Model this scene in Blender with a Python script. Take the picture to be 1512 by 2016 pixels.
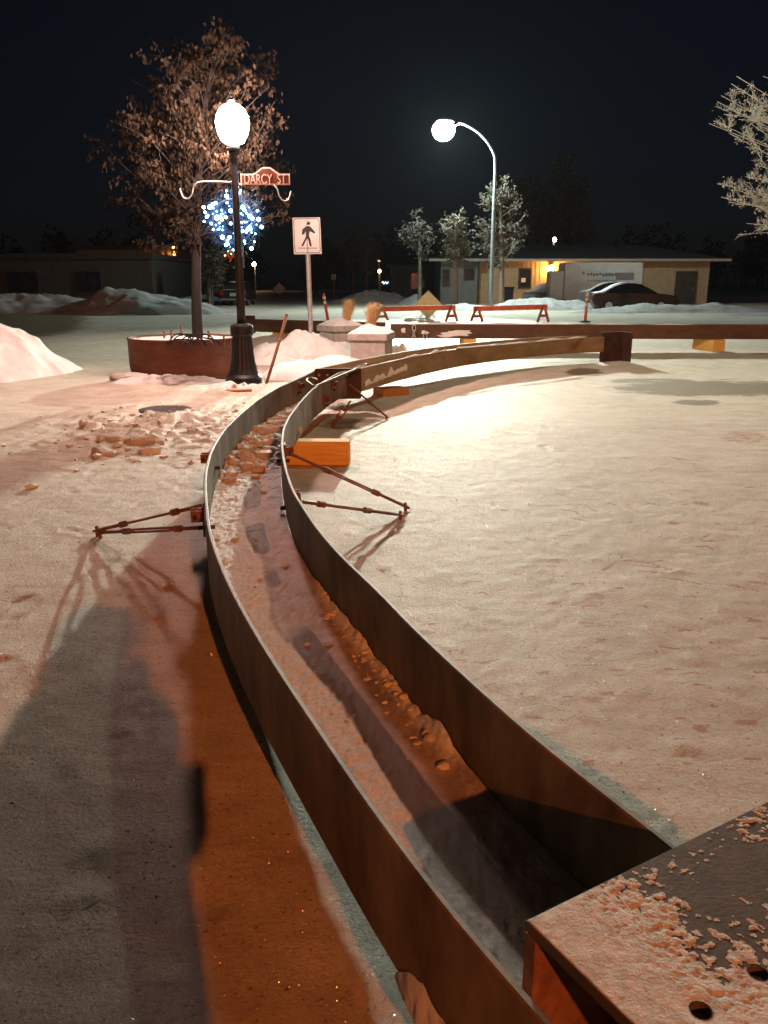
import bpy, bmesh, math, random
import numpy as np
from mathutils import Vector, Matrix, noise as mnoise
for o in list(bpy.data.objects): bpy.data.objects.remove(o)
C = bpy.context.scene
COL = C.collection
rnd = random.Random(7)

# ------------------------------------------------------------------ camera, sky, exposure
CAM_H, FPX, HOR = 1.55, 1632.0, 555.0
TH = math.atan((1008 - HOR) / FPX); CT, ST = math.cos(TH), math.sin(TH)
cam = bpy.data.cameras.new('camera'); cam.sensor_width = 36; cam.lens = FPX / 2016 * 36
cam.clip_end = 2000; cam.clip_start = 0.02
camo = bpy.data.objects.new('camera', cam); COL.objects.link(camo)
camo.location = (0, 0, CAM_H); camo.rotation_euler = (math.pi / 2 - TH, 0, 0)
C.camera = camo
W = bpy.data.worlds.new('World'); C.world = W; W.use_nodes = True
nt = W.node_tree; bg = nt.nodes['Background']
sk = nt.nodes.new('ShaderNodeTexSky'); sk.sky_type = 'NISHITA'; sk.sun_disc = False
sk.sun_elevation = math.radians(40); sk.sun_rotation = math.radians(200); sk.air_density = 1.6; sk.ozone_density = 5
tn = nt.nodes.new('ShaderNodeMix'); tn.data_type = 'RGBA'; tn.blend_type = 'MULTIPLY'; tn.inputs[0].default_value = 1; tn.inputs[7].default_value = (.75, .82, 1.25, 1)
nt.links.new(sk.outputs[0], tn.inputs[6]); nt.links.new(tn.outputs[2], bg.inputs[0]); bg.inputs[1].default_value = 0.0007
C.view_settings.view_transform = 'Standard'; C.view_settings.look = 'None'
C.view_settings.exposure = 0.22; C.view_settings.gamma = 1
C.render.engine = 'CYCLES'
C.cycles.use_denoising = True
C.cycles.max_bounces = 6; C.cycles.volume_bounces = 0; C.cycles.sample_clamp_indirect = 4
PW_WARM, PW_FAR, PW_SIDE, PW_BACK = 1500, 15000, 850, 12500
PW_SPOT = 62000

def P(px, py, z=0.0):
    u = (px - 756) / FPX; v = (py - 1008) / FPX
    fw = CT - v * ST; dn = ST + v * CT; t = (CAM_H - z) / dn
    return Vector((u * t, fw * t, z))
def at(px, py, D):
    u = (px - 756) / FPX; v = (py - 1008) / FPX
    fw = CT - v * ST; dn = ST + v * CT; t = D / fw
    return Vector((u * t, D, CAM_H - dn * t))

# ------------------------------------------------------------------ materials
def new_mat(name):
    m = bpy.data.materials.new(name); m.use_nodes = True
    return m, m.node_tree, m.node_tree.nodes['Principled BSDF']
def L(nt, a, b): nt.links.new(a, b)
def ramp(nt, src, p0, p1, c0=(0,0,0,1), c1=(1,1,1,1)):
    r = nt.nodes.new('ShaderNodeValToRGB'); e = r.color_ramp.elements
    e[0].position = p0; e[1].position = p1; e[0].color = c0; e[1].color = c1
    L(nt, src, r.inputs[0]); return r.outputs[0]
def tex(nt, scale, detail=4, rough=0.6, stretch=None, coord='Object', kind='ShaderNodeTexNoise'):
    tc = nt.nodes.new('ShaderNodeTexCoord'); n = nt.nodes.new(kind)
    n.inputs['Scale'].default_value = scale
    if kind == 'ShaderNodeTexNoise':
        n.inputs['Detail'].default_value = detail; n.inputs['Roughness'].default_value = rough
    src = tc.outputs[coord]
    if stretch:
        mp = nt.nodes.new('ShaderNodeMapping'); mp.inputs['Scale'].default_value = stretch
        L(nt, src, mp.inputs[0]); src = mp.outputs[0]
    L(nt, src, n.inputs['Vector'])
    return n
def mix(nt, fac, a, b, mode='MIX'):
    m = nt.nodes.new('ShaderNodeMix'); m.data_type = 'RGBA'; m.blend_type = mode
    for i, x in ((0, fac), (6, a), (7, b)):
        if isinstance(x, (int, float)): m.inputs[i].default_value = x
        elif isinstance(x, tuple): m.inputs[i].default_value = (*x, 1) if len(x) == 3 else x
        else: L(nt, x, m.inputs[i])
    return m.outputs[2]
def attr(nt, name):
    a = nt.nodes.new('ShaderNodeAttribute'); a.attribute_name = name; return a.outputs['Fac']
def bump(nt, bsdf, h, strength, dist):
    b = nt.nodes.new('ShaderNodeBump'); b.inputs['Strength'].default_value = strength
    b.inputs['Distance'].default_value = dist; L(nt, h, b.inputs['Height']); L(nt, b.outputs[0], bsdf.inputs['Normal']); return b
def pmat(name, c0, c1, scale=6, rough=0.7, metal=0.0, lo=0.35, hi=0.65, bstr=0.2, bdist=0.01, stretch=None, bscale=None, spec=0.3):
    m, nt, b = new_mat(name)
    n = tex(nt, scale, 6, 0.65, stretch)
    L(nt, ramp(nt, n.outputs['Fac'], lo, hi, (*c0, 1), (*c1, 1)), b.inputs['Base Color'])
    b.inputs['Roughness'].default_value = rough; b.inputs['Metallic'].default_value = metal
    b.inputs['Specular IOR Level'].default_value = spec
    if bstr:
        n2 = tex(nt, bscale or scale * 6, 4, 0.7); bump(nt, b, n2.outputs['Fac'], bstr, bdist)
    return m
def emat(name, col, s):
    m, nt, b = new_mat(name)
    b.inputs['Base Color'].default_value = (0.8, 0.8, 0.8, 1)
    b.inputs['Emission Color'].default_value = (*col, 1); b.inputs['Emission Strength'].default_value = s
    return m
def frosted(name, c0, c1, frost, lo, hi, scale=5, rough=0.6, stretch=None, metal=0.0, up=0.0):
    """surface with patches of dusted frost; up > 0 puts more of it on faces that look up"""
    m, nt, b = new_mat(name)
    n = tex(nt, scale, 6, 0.65, stretch)
    base = ramp(nt, n.outputs['Fac'], 0.35, 0.65, (*c0, 1), (*c1, 1))
    f = tex(nt, scale * 1.7, 8, 0.7)
    fac = f.outputs['Fac']
    if up:
        g = nt.nodes.new('ShaderNodeNewGeometry'); s = nt.nodes.new('ShaderNodeSeparateXYZ'); L(nt, g.outputs['Normal'], s.inputs[0])
        mm = nt.nodes.new('ShaderNodeMath'); mm.operation = 'MULTIPLY_ADD'; mm.inputs[1].default_value = up
        L(nt, s.outputs[2], mm.inputs[0]); L(nt, fac, mm.inputs[2]); fac = mm.outputs[0]
    fr = ramp(nt, fac, lo, hi)
    L(nt, mix(nt, fr, base, frost), b.inputs['Base Color'])
    b.inputs['Roughness'].default_value = rough; b.inputs['Metallic'].default_value = metal
    b.inputs['Specular IOR Level'].default_value = 0.35
    n2 = tex(nt, scale * 14, 4, 0.7); h = mix(nt, 0.5, n2.outputs['Fac'], fr); bump(nt, b, h, 0.25, 0.006)
    return m

M = {}
M['steel'] = frosted('painted_brown_steel', (0.19, 0.125, 0.055), (0.29, 0.20, 0.10), (0.5, 0.47, 0.42), 0.74, 0.84, 2.2, 0.5, (1, 1, 3))
M['steel_top'] = frosted('frosted_steel_top', (0.07, 0.048, 0.03), (0.22, 0.165, 0.105), (0.42, 0.38, 0.33), 0.68, 0.82, 4.5, 0.6, (1, 1, .45), up=0.0)
M['dark_steel'] = pmat('dark_brown_steel', (0.03, 0.014, 0.01), (0.06, 0.03, 0.02), 8, 0.5)
M['beam'] = frosted('rust_brown_beam', (0.055, 0.026, 0.013), (0.10, 0.05, 0.025), (0.6, 0.55, 0.5), 0.72, 0.76, 1.5, 0.6, (1, 1, 2.5), up=0.12)
M['rust_iron'] = frosted('rusty_iron', (0.09, 0.035, 0.018), (0.20, 0.085, 0.05), (0.45, 0.36, 0.3), 0.62, 0.8, 22, 0.55)
M['black_iron'] = pmat('black_cast_iron', (0.008, 0.008, 0.009), (0.018, 0.018, 0.02), 20, 0.45)
M['dark_bolt'] = pmat('blackened_bolt', (0.02, 0.016, 0.015), (0.06, 0.04, 0.03), 30, 0.5)
M['timber'] = pmat('yellow_timber', (0.6, 0.36, 0.08), (0.78, 0.52, 0.17), 5, 0.8, stretch=(0.6, 9, 9), bstr=0.3)
M['timber_end'] = pmat('timber_end_grain', (0.45, 0.32, 0.18), (0.6, 0.45, 0.28), 30, 0.85)
M['timber_brown'] = pmat('brown_timber', (0.3, 0.16, 0.06), (0.46, 0.27, 0.11), 5, 0.8, stretch=(0.6, 9, 9), bstr=0.3)
M['stake'] = pmat('worn_wooden_stake', (0.13, 0.05, 0.025), (0.22, 0.095, 0.05), 9, 0.7, stretch=(6, 6, 0.7))
M['planter_rust'] = pmat('rust_brown_planter', (0.10, 0.036, 0.02), (0.15, 0.058, 0.032), 3, 0.75, stretch=(1, 1, 3), bstr=0.12)
M['concrete'] = pmat('grey_concrete', (0.26, 0.23, 0.21), (0.36, 0.33, 0.3), 9, 0.9, bstr=0.35)
M['bark'] = pmat('young_grey_bark', (0.15, 0.11, 0.08), (0.25, 0.19, 0.14), 9, 0.85, stretch=(3, 3, 0.7), bstr=0.5)
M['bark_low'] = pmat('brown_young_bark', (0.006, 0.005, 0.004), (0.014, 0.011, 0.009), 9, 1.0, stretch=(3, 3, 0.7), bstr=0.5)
M['bark_dark'] = pmat('dark_bark', (0.06, 0.05, 0.04), (0.13, 0.11, 0.09), 6, 0.9, stretch=(3, 3, 0.7), bstr=0.5)
M['frost_bark'] = pmat('frosted_twigs', (0.32, 0.35, 0.33), (0.56, 0.62, 0.6), 14, 0.8, bstr=0.3)
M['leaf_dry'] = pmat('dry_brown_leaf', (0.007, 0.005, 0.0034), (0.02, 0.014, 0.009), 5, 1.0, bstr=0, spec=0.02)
M['leaf_frost'] = pmat('frosted_yellow_leaf', (0.36, 0.37, 0.24), (0.54, 0.56, 0.42), 5, 0.75, bstr=0)
M['leaf_mid'] = pmat('frosted_leaf', (0.05, 0.046, 0.032), (0.13, 0.12, 0.09), 4, 0.75, bstr=0)
M['leaf_dark'] = pmat('dim_foliage', (0.05, 0.045, 0.035), (0.10, 0.09, 0.07), 4, 0.8, bstr=0)
M['galv'] = pmat('galvanised_steel', (0.34, 0.33, 0.31), (0.48, 0.46, 0.44), 20, 0.45, 0.4)
M['lamp_pole'] = pmat('grey_lamp_pole', (0.22, 0.24, 0.25), (0.34, 0.36, 0.37), 12, 0.5, 0.3)
M['sign_white'] = pmat('white_sign_face', (0.72, 0.7, 0.7), (0.8, 0.78, 0.78), 10, 0.4, bstr=0.02)
M['sign_black'] = pmat('black_sign_ink', (0.012, 0.012, 0.014), (0.02, 0.02, 0.022), 10, 0.5, bstr=0)
M['sign_brown'] = pmat('brown_sign_face', (0.16, 0.055, 0.045), (0.2, 0.075, 0.06), 8, 0.4, bstr=0.02)
M['sign_letter'] = pmat('pink_white_lettering', (0.85, 0.7, 0.62), (0.9, 0.78, 0.7), 8, 0.4, bstr=0)
M['sign_yellow'] = pmat('pale_yellow_sign', (0.72, 0.66, 0.36), (0.8, 0.74, 0.44), 6, 0.4, bstr=0)
M['orange'] = pmat('orange_paint', (0.55, 0.085, 0.03), (0.7, 0.13, 0.045), 6, 0.55, bstr=0.05)
M['orange_plastic'] = pmat('orange_plastic', (0.75, 0.16, 0.06), (0.85, 0.24, 0.1), 6, 0.5, bstr=0.05)
M['orange_dim'] = pmat('weathered_orange_wood', (0.34, 0.08, 0.04), (0.45, 0.12, 0.06), 8, 0.7)
M['reflective'] = pmat('reflective_band', (0.75, 0.72, 0.62), (0.85, 0.82, 0.74), 9, 0.35, bstr=0)
M['rubber'] = pmat('black_rubber', (0.012, 0.012, 0.012), (0.025, 0.025, 0.025), 12, 0.8)
M['car_black'] = pmat('black_car_paint', (0.008, 0.009, 0.011), (0.014, 0.014, 0.017), 4, 0.3, spec=0.5, bstr=0)
M['car_dark'] = pmat('dark_maroon_paint', (0.02, 0.010, 0.010), (0.032, 0.016, 0.015), 4, 0.35, bstr=0)
M['car_grey'] = pmat('grey_car_paint', (0.14, 0.14, 0.15), (0.2, 0.2, 0.21), 4, 0.35, bstr=0)
M['car_glass'] = pmat('dark_car_glass', (0.008, 0.009, 0.011), (0.016, 0.018, 0.02), 3, 0.12, spec=0.6, bstr=0)
M['tail_red'] = pmat('red_tail_lens', (0.3, 0.012, 0.01), (0.4, 0.02, 0.015), 5, 0.3, bstr=0)
M['siding_tan'] = pmat('tan_siding', (0.42, 0.33, 0.2), (0.5, 0.4, 0.25), 3, 0.8, bstr=0)
M['siding_grey'] = pmat('grey_siding', (0.17, 0.18, 0.17), (0.22, 0.23, 0.22), 3, 0.8, bstr=0)
M['siding_dark'] = pmat('dark_wall', (0.05, 0.045, 0.04), (0.075, 0.07, 0.06), 3, 0.85)
M['brick_dim'] = pmat('brown_brick_wall', (0.2, 0.11, 0.07), (0.28, 0.16, 0.1), 8, 0.9)
M['roof'] = pmat('dark_shingles', (0.035, 0.033, 0.032), (0.06, 0.055, 0.052), 6, 0.9)
M['fascia'] = pmat('pale_fascia', (0.45, 0.4, 0.34), (0.52, 0.47, 0.4), 5, 0.7, bstr=0)
M['window_glass'] = pmat('dark_window_glass', (0.012, 0.012, 0.016), (0.03, 0.03, 0.036), 2, 0.15, spec=0.6, bstr=0)
M['trailer'] = pmat('white_trailer_panel', (0.5, 0.48, 0.45), (0.6, 0.58, 0.55), 2.5, 0.55, bstr=0.05)
M['trailer_print'] = pmat('faded_grey_print', (0.16, 0.16, 0.17), (0.22, 0.22, 0.23), 9, 0.6, bstr=0)
M['grass_dry'] = pmat('dry_tan_grass', (0.42, 0.26, 0.1), (0.6, 0.42, 0.2), 30, 0.8, bstr=0)
M['tinsel'] = pmat('blue_green_tinsel', (0.02, 0.05, 0.08), (0.06, 0.12, 0.18), 30, 0.5, bstr=0)
M['ribbon'] = pmat('red_ribbon', (0.4, 0.06, 0.03), (0.5, 0.1, 0.05), 8, 0.6, bstr=0)
M['cable'] = pmat('black_cable', (0.012, 0.012, 0.013), (0.03, 0.03, 0.032), 20, 0.6)
M['parka'] = pmat('dark_parka_cloth', (0.03, 0.035, 0.05), (0.05, 0.055, 0.075), 12, 0.9)
M['skin'] = pmat('skin', (0.5, 0.32, 0.25), (0.55, 0.36, 0.28), 20, 0.6)
M['phone'] = pmat('phone_case', (0.015, 0.015, 0.016), (0.02, 0.02, 0.022), 10, 0.4)
M['plate'] = pmat('licence_plate', (0.6, 0.6, 0.6), (0.7, 0.7, 0.7), 10, 0.5, bstr=0)

# snow for mounds and lumps
def snow_mat(name, c0, c1, scale=5, bs=0.5):
    m, nt, b = new_mat(name)
    n = tex(nt, scale, 8, 0.7)
    L(nt, ramp(nt, n.outputs['Fac'], 0.3, 0.7, (*c0, 1), (*c1, 1)), b.inputs['Base Color'])
    b.inputs['Roughness'].default_value = 0.75; b.inputs['Specular IOR Level'].default_value = 0.2
    n2 = tex(nt, 28, 8, 0.75); bump(nt, b, n2.outputs['Fac'], bs, 0.04)
    return m
M['snow'] = snow_mat('clean_snow', (0.66, 0.64, 0.63), (0.8, 0.79, 0.78))
M['snow_dirty'] = snow_mat('trodden_snow', (0.42, 0.36, 0.3), (0.66, 0.6, 0.54), 8)
M['snow_grey'] = snow_mat('ploughed_grey_snow', (0.3, 0.29, 0.28), (0.52, 0.5, 0.48), 3)

# ------------------------------------------------------------------ mesh helpers
class MB:
    def __init__(s): s.v = []; s.f = []; s.m = []; s.cur = 0
    def add(s, vs, fs):
        b = len(s.v); s.v += [tuple(x) for x in vs]
        for q in fs: s.f.append([i + b for i in q]); s.m.append(s.cur)
    def box(s, c, d, rz=0.0, mat=None):
        hx, hy, hz = d[0] / 2, d[1] / 2, d[2] / 2
        vs = [Vector((x, y, z)) for x in (-hx, hx) for y in (-hy, hy) for z in (-hz, hz)]
        R = mat or Matrix.Rotation(rz, 3, 'Z')
        s.add([R @ v + Vector(c) for v in vs], [(0,1,3,2), (4,6,7,5), (0,4,5,1), (2,3,7,6), (0,2,6,4), (1,5,7,3)])
    def bar(s, a, b, w, h=None):
        a, b = Vector(a), Vector(b); d = b - a; z = d.normalized()
        up = Vector((0, 0, 1)) if abs(z.z) < .95 else Vector((0, 1, 0))
        x = up.cross(z).normalized(); y = z.cross(x)
        s.box((a + b) / 2, (w, h or w, d.length), mat=Matrix((x, y, z)).transposed())
    def tube(s, pts, r, n=8, cap=True):
        pts = [Vector(p) for p in pts]
        rs = r if isinstance(r, (list, tuple)) else [r] * len(pts)
        prev = None; vs = []; fs = []
        for i, p in enumerate(pts):
            d = (pts[min(i + 1, len(pts) - 1)] - pts[max(i - 1, 0)])
            d = d.normalized() if d.length > 1e-9 else Vector((0, 0, 1))
            if prev is None:
                x = d.orthogonal().normalized()
            else:
                x = prev - d * prev.dot(d); x = x.normalized() if x.length > 1e-6 else d.orthogonal().normalized()
            prev = x; y = d.cross(x)
            for k in range(n):
                a = 2 * math.pi * k / n; vs.append(p + (x * math.cos(a) + y * math.sin(a)) * rs[i])
        for i in range(len(pts) - 1):
            for k in range(n):
                k2 = (k + 1) % n; fs.append((i*n+k, i*n+k2, (i+1)*n+k2, (i+1)*n+k))
        if cap: fs.append(tuple(range(n - 1, -1, -1))); fs.append(tuple((len(pts)-1)*n + k for k in range(n)))
        s.add(vs, fs)
    def lathe(s, prof, c=(0, 0, 0), n=24, flute=0.0, fl=(0, 0)):
        vs = []; fs = []; c = Vector(c)
        for r, z in prof:
            for k in range(n):
                a = 2 * math.pi * k / n; rr = r
                if flute and fl[0] <= z <= fl[1]: rr = r * (1 - flute * (k % 3 == 0))
                vs.append(c + Vector((rr * math.cos(a), rr * math.sin(a), z)))
        for i in range(len(prof) - 1):
            for k in range(n):
                k2 = (k + 1) % n; fs.append((i*n+k, i*n+k2, (i+1)*n+k2, (i+1)*n+k))
        fs.append(tuple(range(n - 1, -1, -1))); fs.append(tuple((len(prof)-1)*n + k for k in range(n)))
        s.add(vs, fs)
    def prism(s, poly, o, ex, ey, t):
        """2-D polygon in plane (ex, ey) at o, extruded by t along ex x ey"""
        o, ex, ey = Vector(o), Vector(ex), Vector(ey); nz = ex.cross(ey).normalized() * t; n = len(poly)
        vs = [o + ex * a + ey * b for a, b in poly]; vs += [v + nz for v in vs]
        s.add(vs, [tuple(range(n - 1, -1, -1)), tuple(range(n, 2 * n))] + [(i, (i+1) % n, n + (i+1) % n, n + i) for i in range(n)])
    def blob(s, c, r, seed=0, sub=2, rough=0.35, sc=(1, 1, 1), freq=1.6):
        bm = bmesh.new(); bmesh.ops.create_icosphere(bm, subdivisions=sub, radius=1)
        vs = []
        for v in bm.verts:
            k = 1 + rough * mnoise.fractal(v.co * freq + Vector((seed * 3.7, seed * 1.3, seed)), 1.0, 2.0, 3)
            vs.append(Vector((v.co.x * sc[0], v.co.y * sc[1], v.co.z * sc[2])) * r * k + Vector(c))
        fs = [tuple(v.index for v in f.verts) for f in bm.faces]; bm.free(); s.add(vs, fs)
    def build(s, name, mat=None, parent=None, smooth=False, bevel=0.0, auto=None, local=None):
        me = bpy.data.meshes.new(name)
        vs = s.v if local is None else [tuple(Vector(v) - Vector(local)) for v in s.v]
        me.from_pydata(vs, [], s.f); me.update()
        bm = bmesh.new(); bm.from_mesh(me); bmesh.ops.recalc_face_normals(bm, faces=bm.faces); bm.to_mesh(me); bm.free()
        mats = mat if isinstance(mat, (list, tuple)) else [mat]
        for m in mats: me.materials.append(m)
        if len(mats) > 1: me.polygons.foreach_set('material_index', s.m)
        if smooth: me.polygons.foreach_set('use_smooth', [True] * len(me.polygons))
        o = bpy.data.objects.new(name, me); COL.objects.link(o)
        if local is not None: o.location = local
        if parent:
            o.parent = parent
            if local is None:
                o.matrix_parent_inverse = Matrix.Translation(parent.location).inverted() if not any(parent.rotation_euler) else (Matrix.Translation(parent.location) @ parent.rotation_euler.to_matrix().to_4x4()).inverted()
        if bevel:
            b = o.modifiers.new('bevel', 'BEVEL'); b.width = bevel; b.segments = 2; b.limit_method = 'ANGLE'
        return o
def tag(o, label=None, cat=None, group=None, kind=None):
    if label: o['label'] = label
    if cat: o['category'] = cat
    if group: o['group'] = group
    if kind: o['kind'] = kind
    return o
def thing(name, label, cat, loc=(0, 0, 0), group=None):
    o = bpy.data.objects.new(name, None); COL.objects.link(o); o.location = loc; o.empty_display_size = 0.2
    return tag(o, label, cat, group)
def part(name, mat, parent, fn, **k):
    m = MB(); fn(m); return m.build(name, mat, parent, **k)
def catmull(pts, n=8):
    pts = [Vector(p) for p in pts]; out = []
    for i in range(len(pts) - 1):
        p0 = pts[max(i-1, 0)]; p1 = pts[i]; p2 = pts[i+1]; p3 = pts[min(i+2, len(pts)-1)]
        for k in range(n):
            t = k / n
            out.append(0.5 * ((2*p1) + (p2-p0)*t + (2*p0-5*p1+4*p2-p3)*t*t + (3*p1-p0-3*p2+p3)*t**3))
    out.append(pts[-1]); return out

# ------------------------------------------------------------------ vector noise (numpy)
def vnoise(x, y, seed):
    xi = np.floor(x).astype(np.int64); yi = np.floor(y).astype(np.int64); fx = x - xi; fy = y - yi
    fx = fx*fx*(3-2*fx); fy = fy*fy*(3-2*fy)
    def h(a, b):
        n = (a * 374761393 + b * 668265263 + seed * 2147483647) & 0x7fffffff
        n = ((n ^ (n >> 13)) * 1274126177) & 0x7fffffff
        n = (n ^ (n >> 16)) & 0xffff
        return n / 65535.0
    a = h(xi, yi); b = h(xi+1, yi); c = h(xi, yi+1); d = h(xi+1, yi+1)
    return (a*(1-fx)+b*fx)*(1-fy) + (c*(1-fx)+d*fx)*fy
def fbm(x, y, seed=0, oct=4):
    s = 0; a = 0.5
    for i in range(oct):
        s = s + a * vnoise(x * 2**i, y * 2**i, seed + i * 17); a *= 0.5
    return s / (1 - 0.5**oct)

# ------------------------------------------------------------------ the channel's traced edges
RT = [(697,730),(668,735),(638,751),(611,769),(585,796),(565,822),(555,845),(552,872),(554,898),(562,935),(575,971),(595,1001),(618,1037),(654,1080),(672,1100),(744,1167),(807,1235),(887,1310),(966,1382),(1045,1453),(1320,1670)]
LT = [(626,730),(592,746),(545,766),(506,789),(473,816),(446,842),(430,865),(416,892),(408,925),(406,958),(410,997),(413,1037),(426,1080),(450,1140),(490,1215),(541,1298),(609,1398),(672,1489),(736,1584),(807,1675),(900,1801),(1030,1945)]
ZT = 0.495; KY = 0.877; FY = P(664, 728, .52).y
def world_path(tr, z, ext, n=220, sig=3):
    p = np.array([tuple(P(x, y, z))[:2] for x, y in tr])[::-1]
    d = p[0] - p[1]; d /= np.linalg.norm(d)
    p = np.vstack([p[0] + d * ext, p])
    s = np.r_[0, np.cumsum(np.linalg.norm(np.diff(p, axis=0), axis=1))]
    t = np.linspace(0, s[-1], n); q = np.c_[np.interp(t, s, p[:, 0]), np.interp(t, s, p[:, 1])]
    k = np.exp(-0.5 * (np.arange(-9, 10) / sig)**2); k /= k.sum()
    e = np.vstack([q[0] + (q[0]-q[1]) * np.arange(9, 0, -1)[:, None], q, q[-1] + (q[-1]-q[-2]) * np.arange(1, 10)[:, None]])
    return np.c_[np.convolve(e[:, 0], k, 'valid'), np.convolve(e[:, 1], k, 'valid')]
CL = world_path(LT, ZT, 0.45); CR = world_path(RT, ZT, 0.06)
CL = CL[CL[:, 1] < FY - .035]; CR = CR[CR[:, 1] < FY - .035]
def resample(p, n):
    s = np.r_[0, np.cumsum(np.linalg.norm(np.diff(p, axis=0), axis=1))]; t = np.linspace(0, s[-1], n)
    return np.c_[np.interp(t, s, p[:, 0]), np.interp(t, s, p[:, 1])]
CL = resample(CL, 200); CR = resample(CR, 200)
def zbase(y): return 0.205
def wall_mesh(path, thick, zt, zb, side):
    """vertical plate along path; thickness goes to side (+1 = to the left of travel)"""
    m = MB(); n = len(path); vs = []
    for i in range(n):
        d = path[min(i+1, n-1)] - path[max(i-1, 0)]; d = d / np.linalg.norm(d); nr = np.array((-d[1], d[0])) * side
        a = path[i]; b = path[i] + nr * thick
        b0 = zb(a[1]); t = zt(a[1]); c = 0.004
        a2 = a + nr * c; b2 = b - nr * c
        vs += [(*a, b0), (*a, t - c), (*a2, t), (*b2, t), (*b, t - c), (*b, b0)]
    fs = []
    for i in range(n - 1):
        for k in range(6):
            k2 = (k + 1) % 6; fs.append((i*6+k, i*6+k2, (i+1)*6+k2, (i+1)*6+k))
    fs += [tuple(range(6)), tuple((n-1)*6 + k for k in range(6))[::-1]]
    m.add(vs, fs); return m

# ------------------------------------------------------------------ ground
def axis(lo, hi, c0, c1, fine, g):
    a = list(np.arange(c0, c1, fine)); d = fine; x = c1
    while x < hi: a.append(x); d *= g; x += d
    a.append(hi); d = fine; x = c0; pre = []
    while x > lo: d *= g; x -= d; pre.append(max(x, lo))
    return np.array(sorted(set(pre)) + a)
gx = axis(-420, 420, -3.0, 4.2, 0.024, 1.035); gy = axis(-40, 700, 0.7, 8.0, 0.024, 1.022)
X, Y = np.meshgrid(gx, gy)
D = np.hypot(X, Y)
h = (fbm(X*0.7, Y*0.7, 3) - 0.5) * 0.035 + (fbm(X*3, Y*3, 5) - 0.5) * 0.014 + (fbm(X*14, Y*11, 9, 3) - 0.5) * 0.012 * np.clip(1.3 - D/14, 0, 1)
lump = np.clip(fbm(X*9, Y*9, 21, 3) - 0.62, 0, 1); h += lump * 0.035 * np.clip(1.2 - D/12, 0, 1)
# looser trampled snow left of the channel beside the lamp
loose = np.exp(-(((X + 2.3)/1.6)**2 + ((Y - 9.3)/1.6)**2)); h += loose * np.abs(fbm(X*5, Y*5, 31, 4) - 0.5) * 0.3
h += np.exp(-(((X + 2.3)/2.2)**2 + ((Y - 12.2)/0.7)**2)) * (0.08 + 0.16 * (fbm(X*2.5, Y*2.5, 41) - 0.4))
# ruts of the street and gentle unevenness farther away
far = np.clip((Y - 16) / 10, 0, 1); h += far * (fbm(X*0.25 + Y*0.03, Y*0.16, 51) - 0.5) * 0.16
rb = random.Random(77)
for k in range(95):       # boot prints, heel and sole
    bx, by = (rb.uniform(-2.8, -.7), rb.uniform(1.4, 9.5)) if k % 4 else (rb.uniform(.8, 6.0), rb.uniform(5, 13))
    an = rb.gauss(0, .5); dxx = (X - bx)*math.cos(an) + (Y - by)*math.sin(an); dyy = -(X - bx)*math.sin(an) + (Y - by)*math.cos(an)
    q = np.maximum(np.clip(1.25 - np.hypot(dxx/.05, (dyy - .05)/.085), 0, .35), np.clip(1.25 - np.hypot(dxx/.04, (dyy + .1)/.045), 0, .35))/.35
    rim = np.exp(-((np.hypot(dxx/.065, dyy/.165) - 1)/.18)**2)
    h -= .0055*q*(1 + .5*np.sin(dyy*220)) ; h += .003*rim
h += np.exp(-((Y - 1.62 - 0.15 * X - 0.02*np.sin(X*9))/0.035)**2) * 0.0
h *= np.clip(1.25 - np.hypot(X - 0, Y - 5) / 500, 0, 1)
# the channel stands on swept ground
cl = (CL + CR) / 2
near = np.full(X.shape, 9.0)
sel = (Y > 0.3) & (Y < 12) & (X > -2.5) & (X < 2)
xs, ys = X[sel], Y[sel]; dm = np.full(xs.shape, 9.0)
for i in range(0, 200, 2): dm = np.minimum(dm, np.hypot(xs - cl[i, 0], ys - cl[i, 1]))
near[sel] = dm
h -= np.clip(h + 0.005, 0, 1) * np.clip(1.5 - near / 0.32, 0, 1)
h = np.maximum(h, -0.04)
# stains, bare places and a darker far left area, each at its own spot on the ground
vd = CT * Y + ST * CAM_H
with np.errstate(divide='ignore', invalid='ignore'):
    PX = 756 + FPX * X / vd; PY = 1008 + FPX * (CT * CAM_H - ST * Y) / vd
ok = vd > 0.3
def spots(lst):
    m = np.zeros(X.shape)
    for x, y, rx, ry, a in lst:
        m = np.maximum(m, np.where(ok, a * np.clip(1.5 - np.hypot((PX-x)/rx, (PY-y)/ry), 0, 1), 0))
    return m
bare = spots([(1400,765,260,20,1.),(1290,750,120,9,.9),(1150,733,46,11,1.),(1370,792,66,7,1.),(1130,716,120,6,.7),(326,811,46,7,1.4),(20,632,170,42,1.2),(590,745,60,16,.8),(560,712,40,10,.6),(690,835,90,16,.9),(440,645,60,14,.6),(120,625,150,14,.4),(740,768,60,9,.9)])  # asphalt patches, plus a wide darker area across the far left
rust = spots([(1465,860,75,22,.9),(955,964,45,6,.85),(895,1142,80,11,.6),(905,1200,60,10,.55),(820,860,120,24,.5),(220,860,70,14,.8),(780,940,60,10,.6),(1250,905,130,7,.5),(700,845,70,12,.7)])
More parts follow.
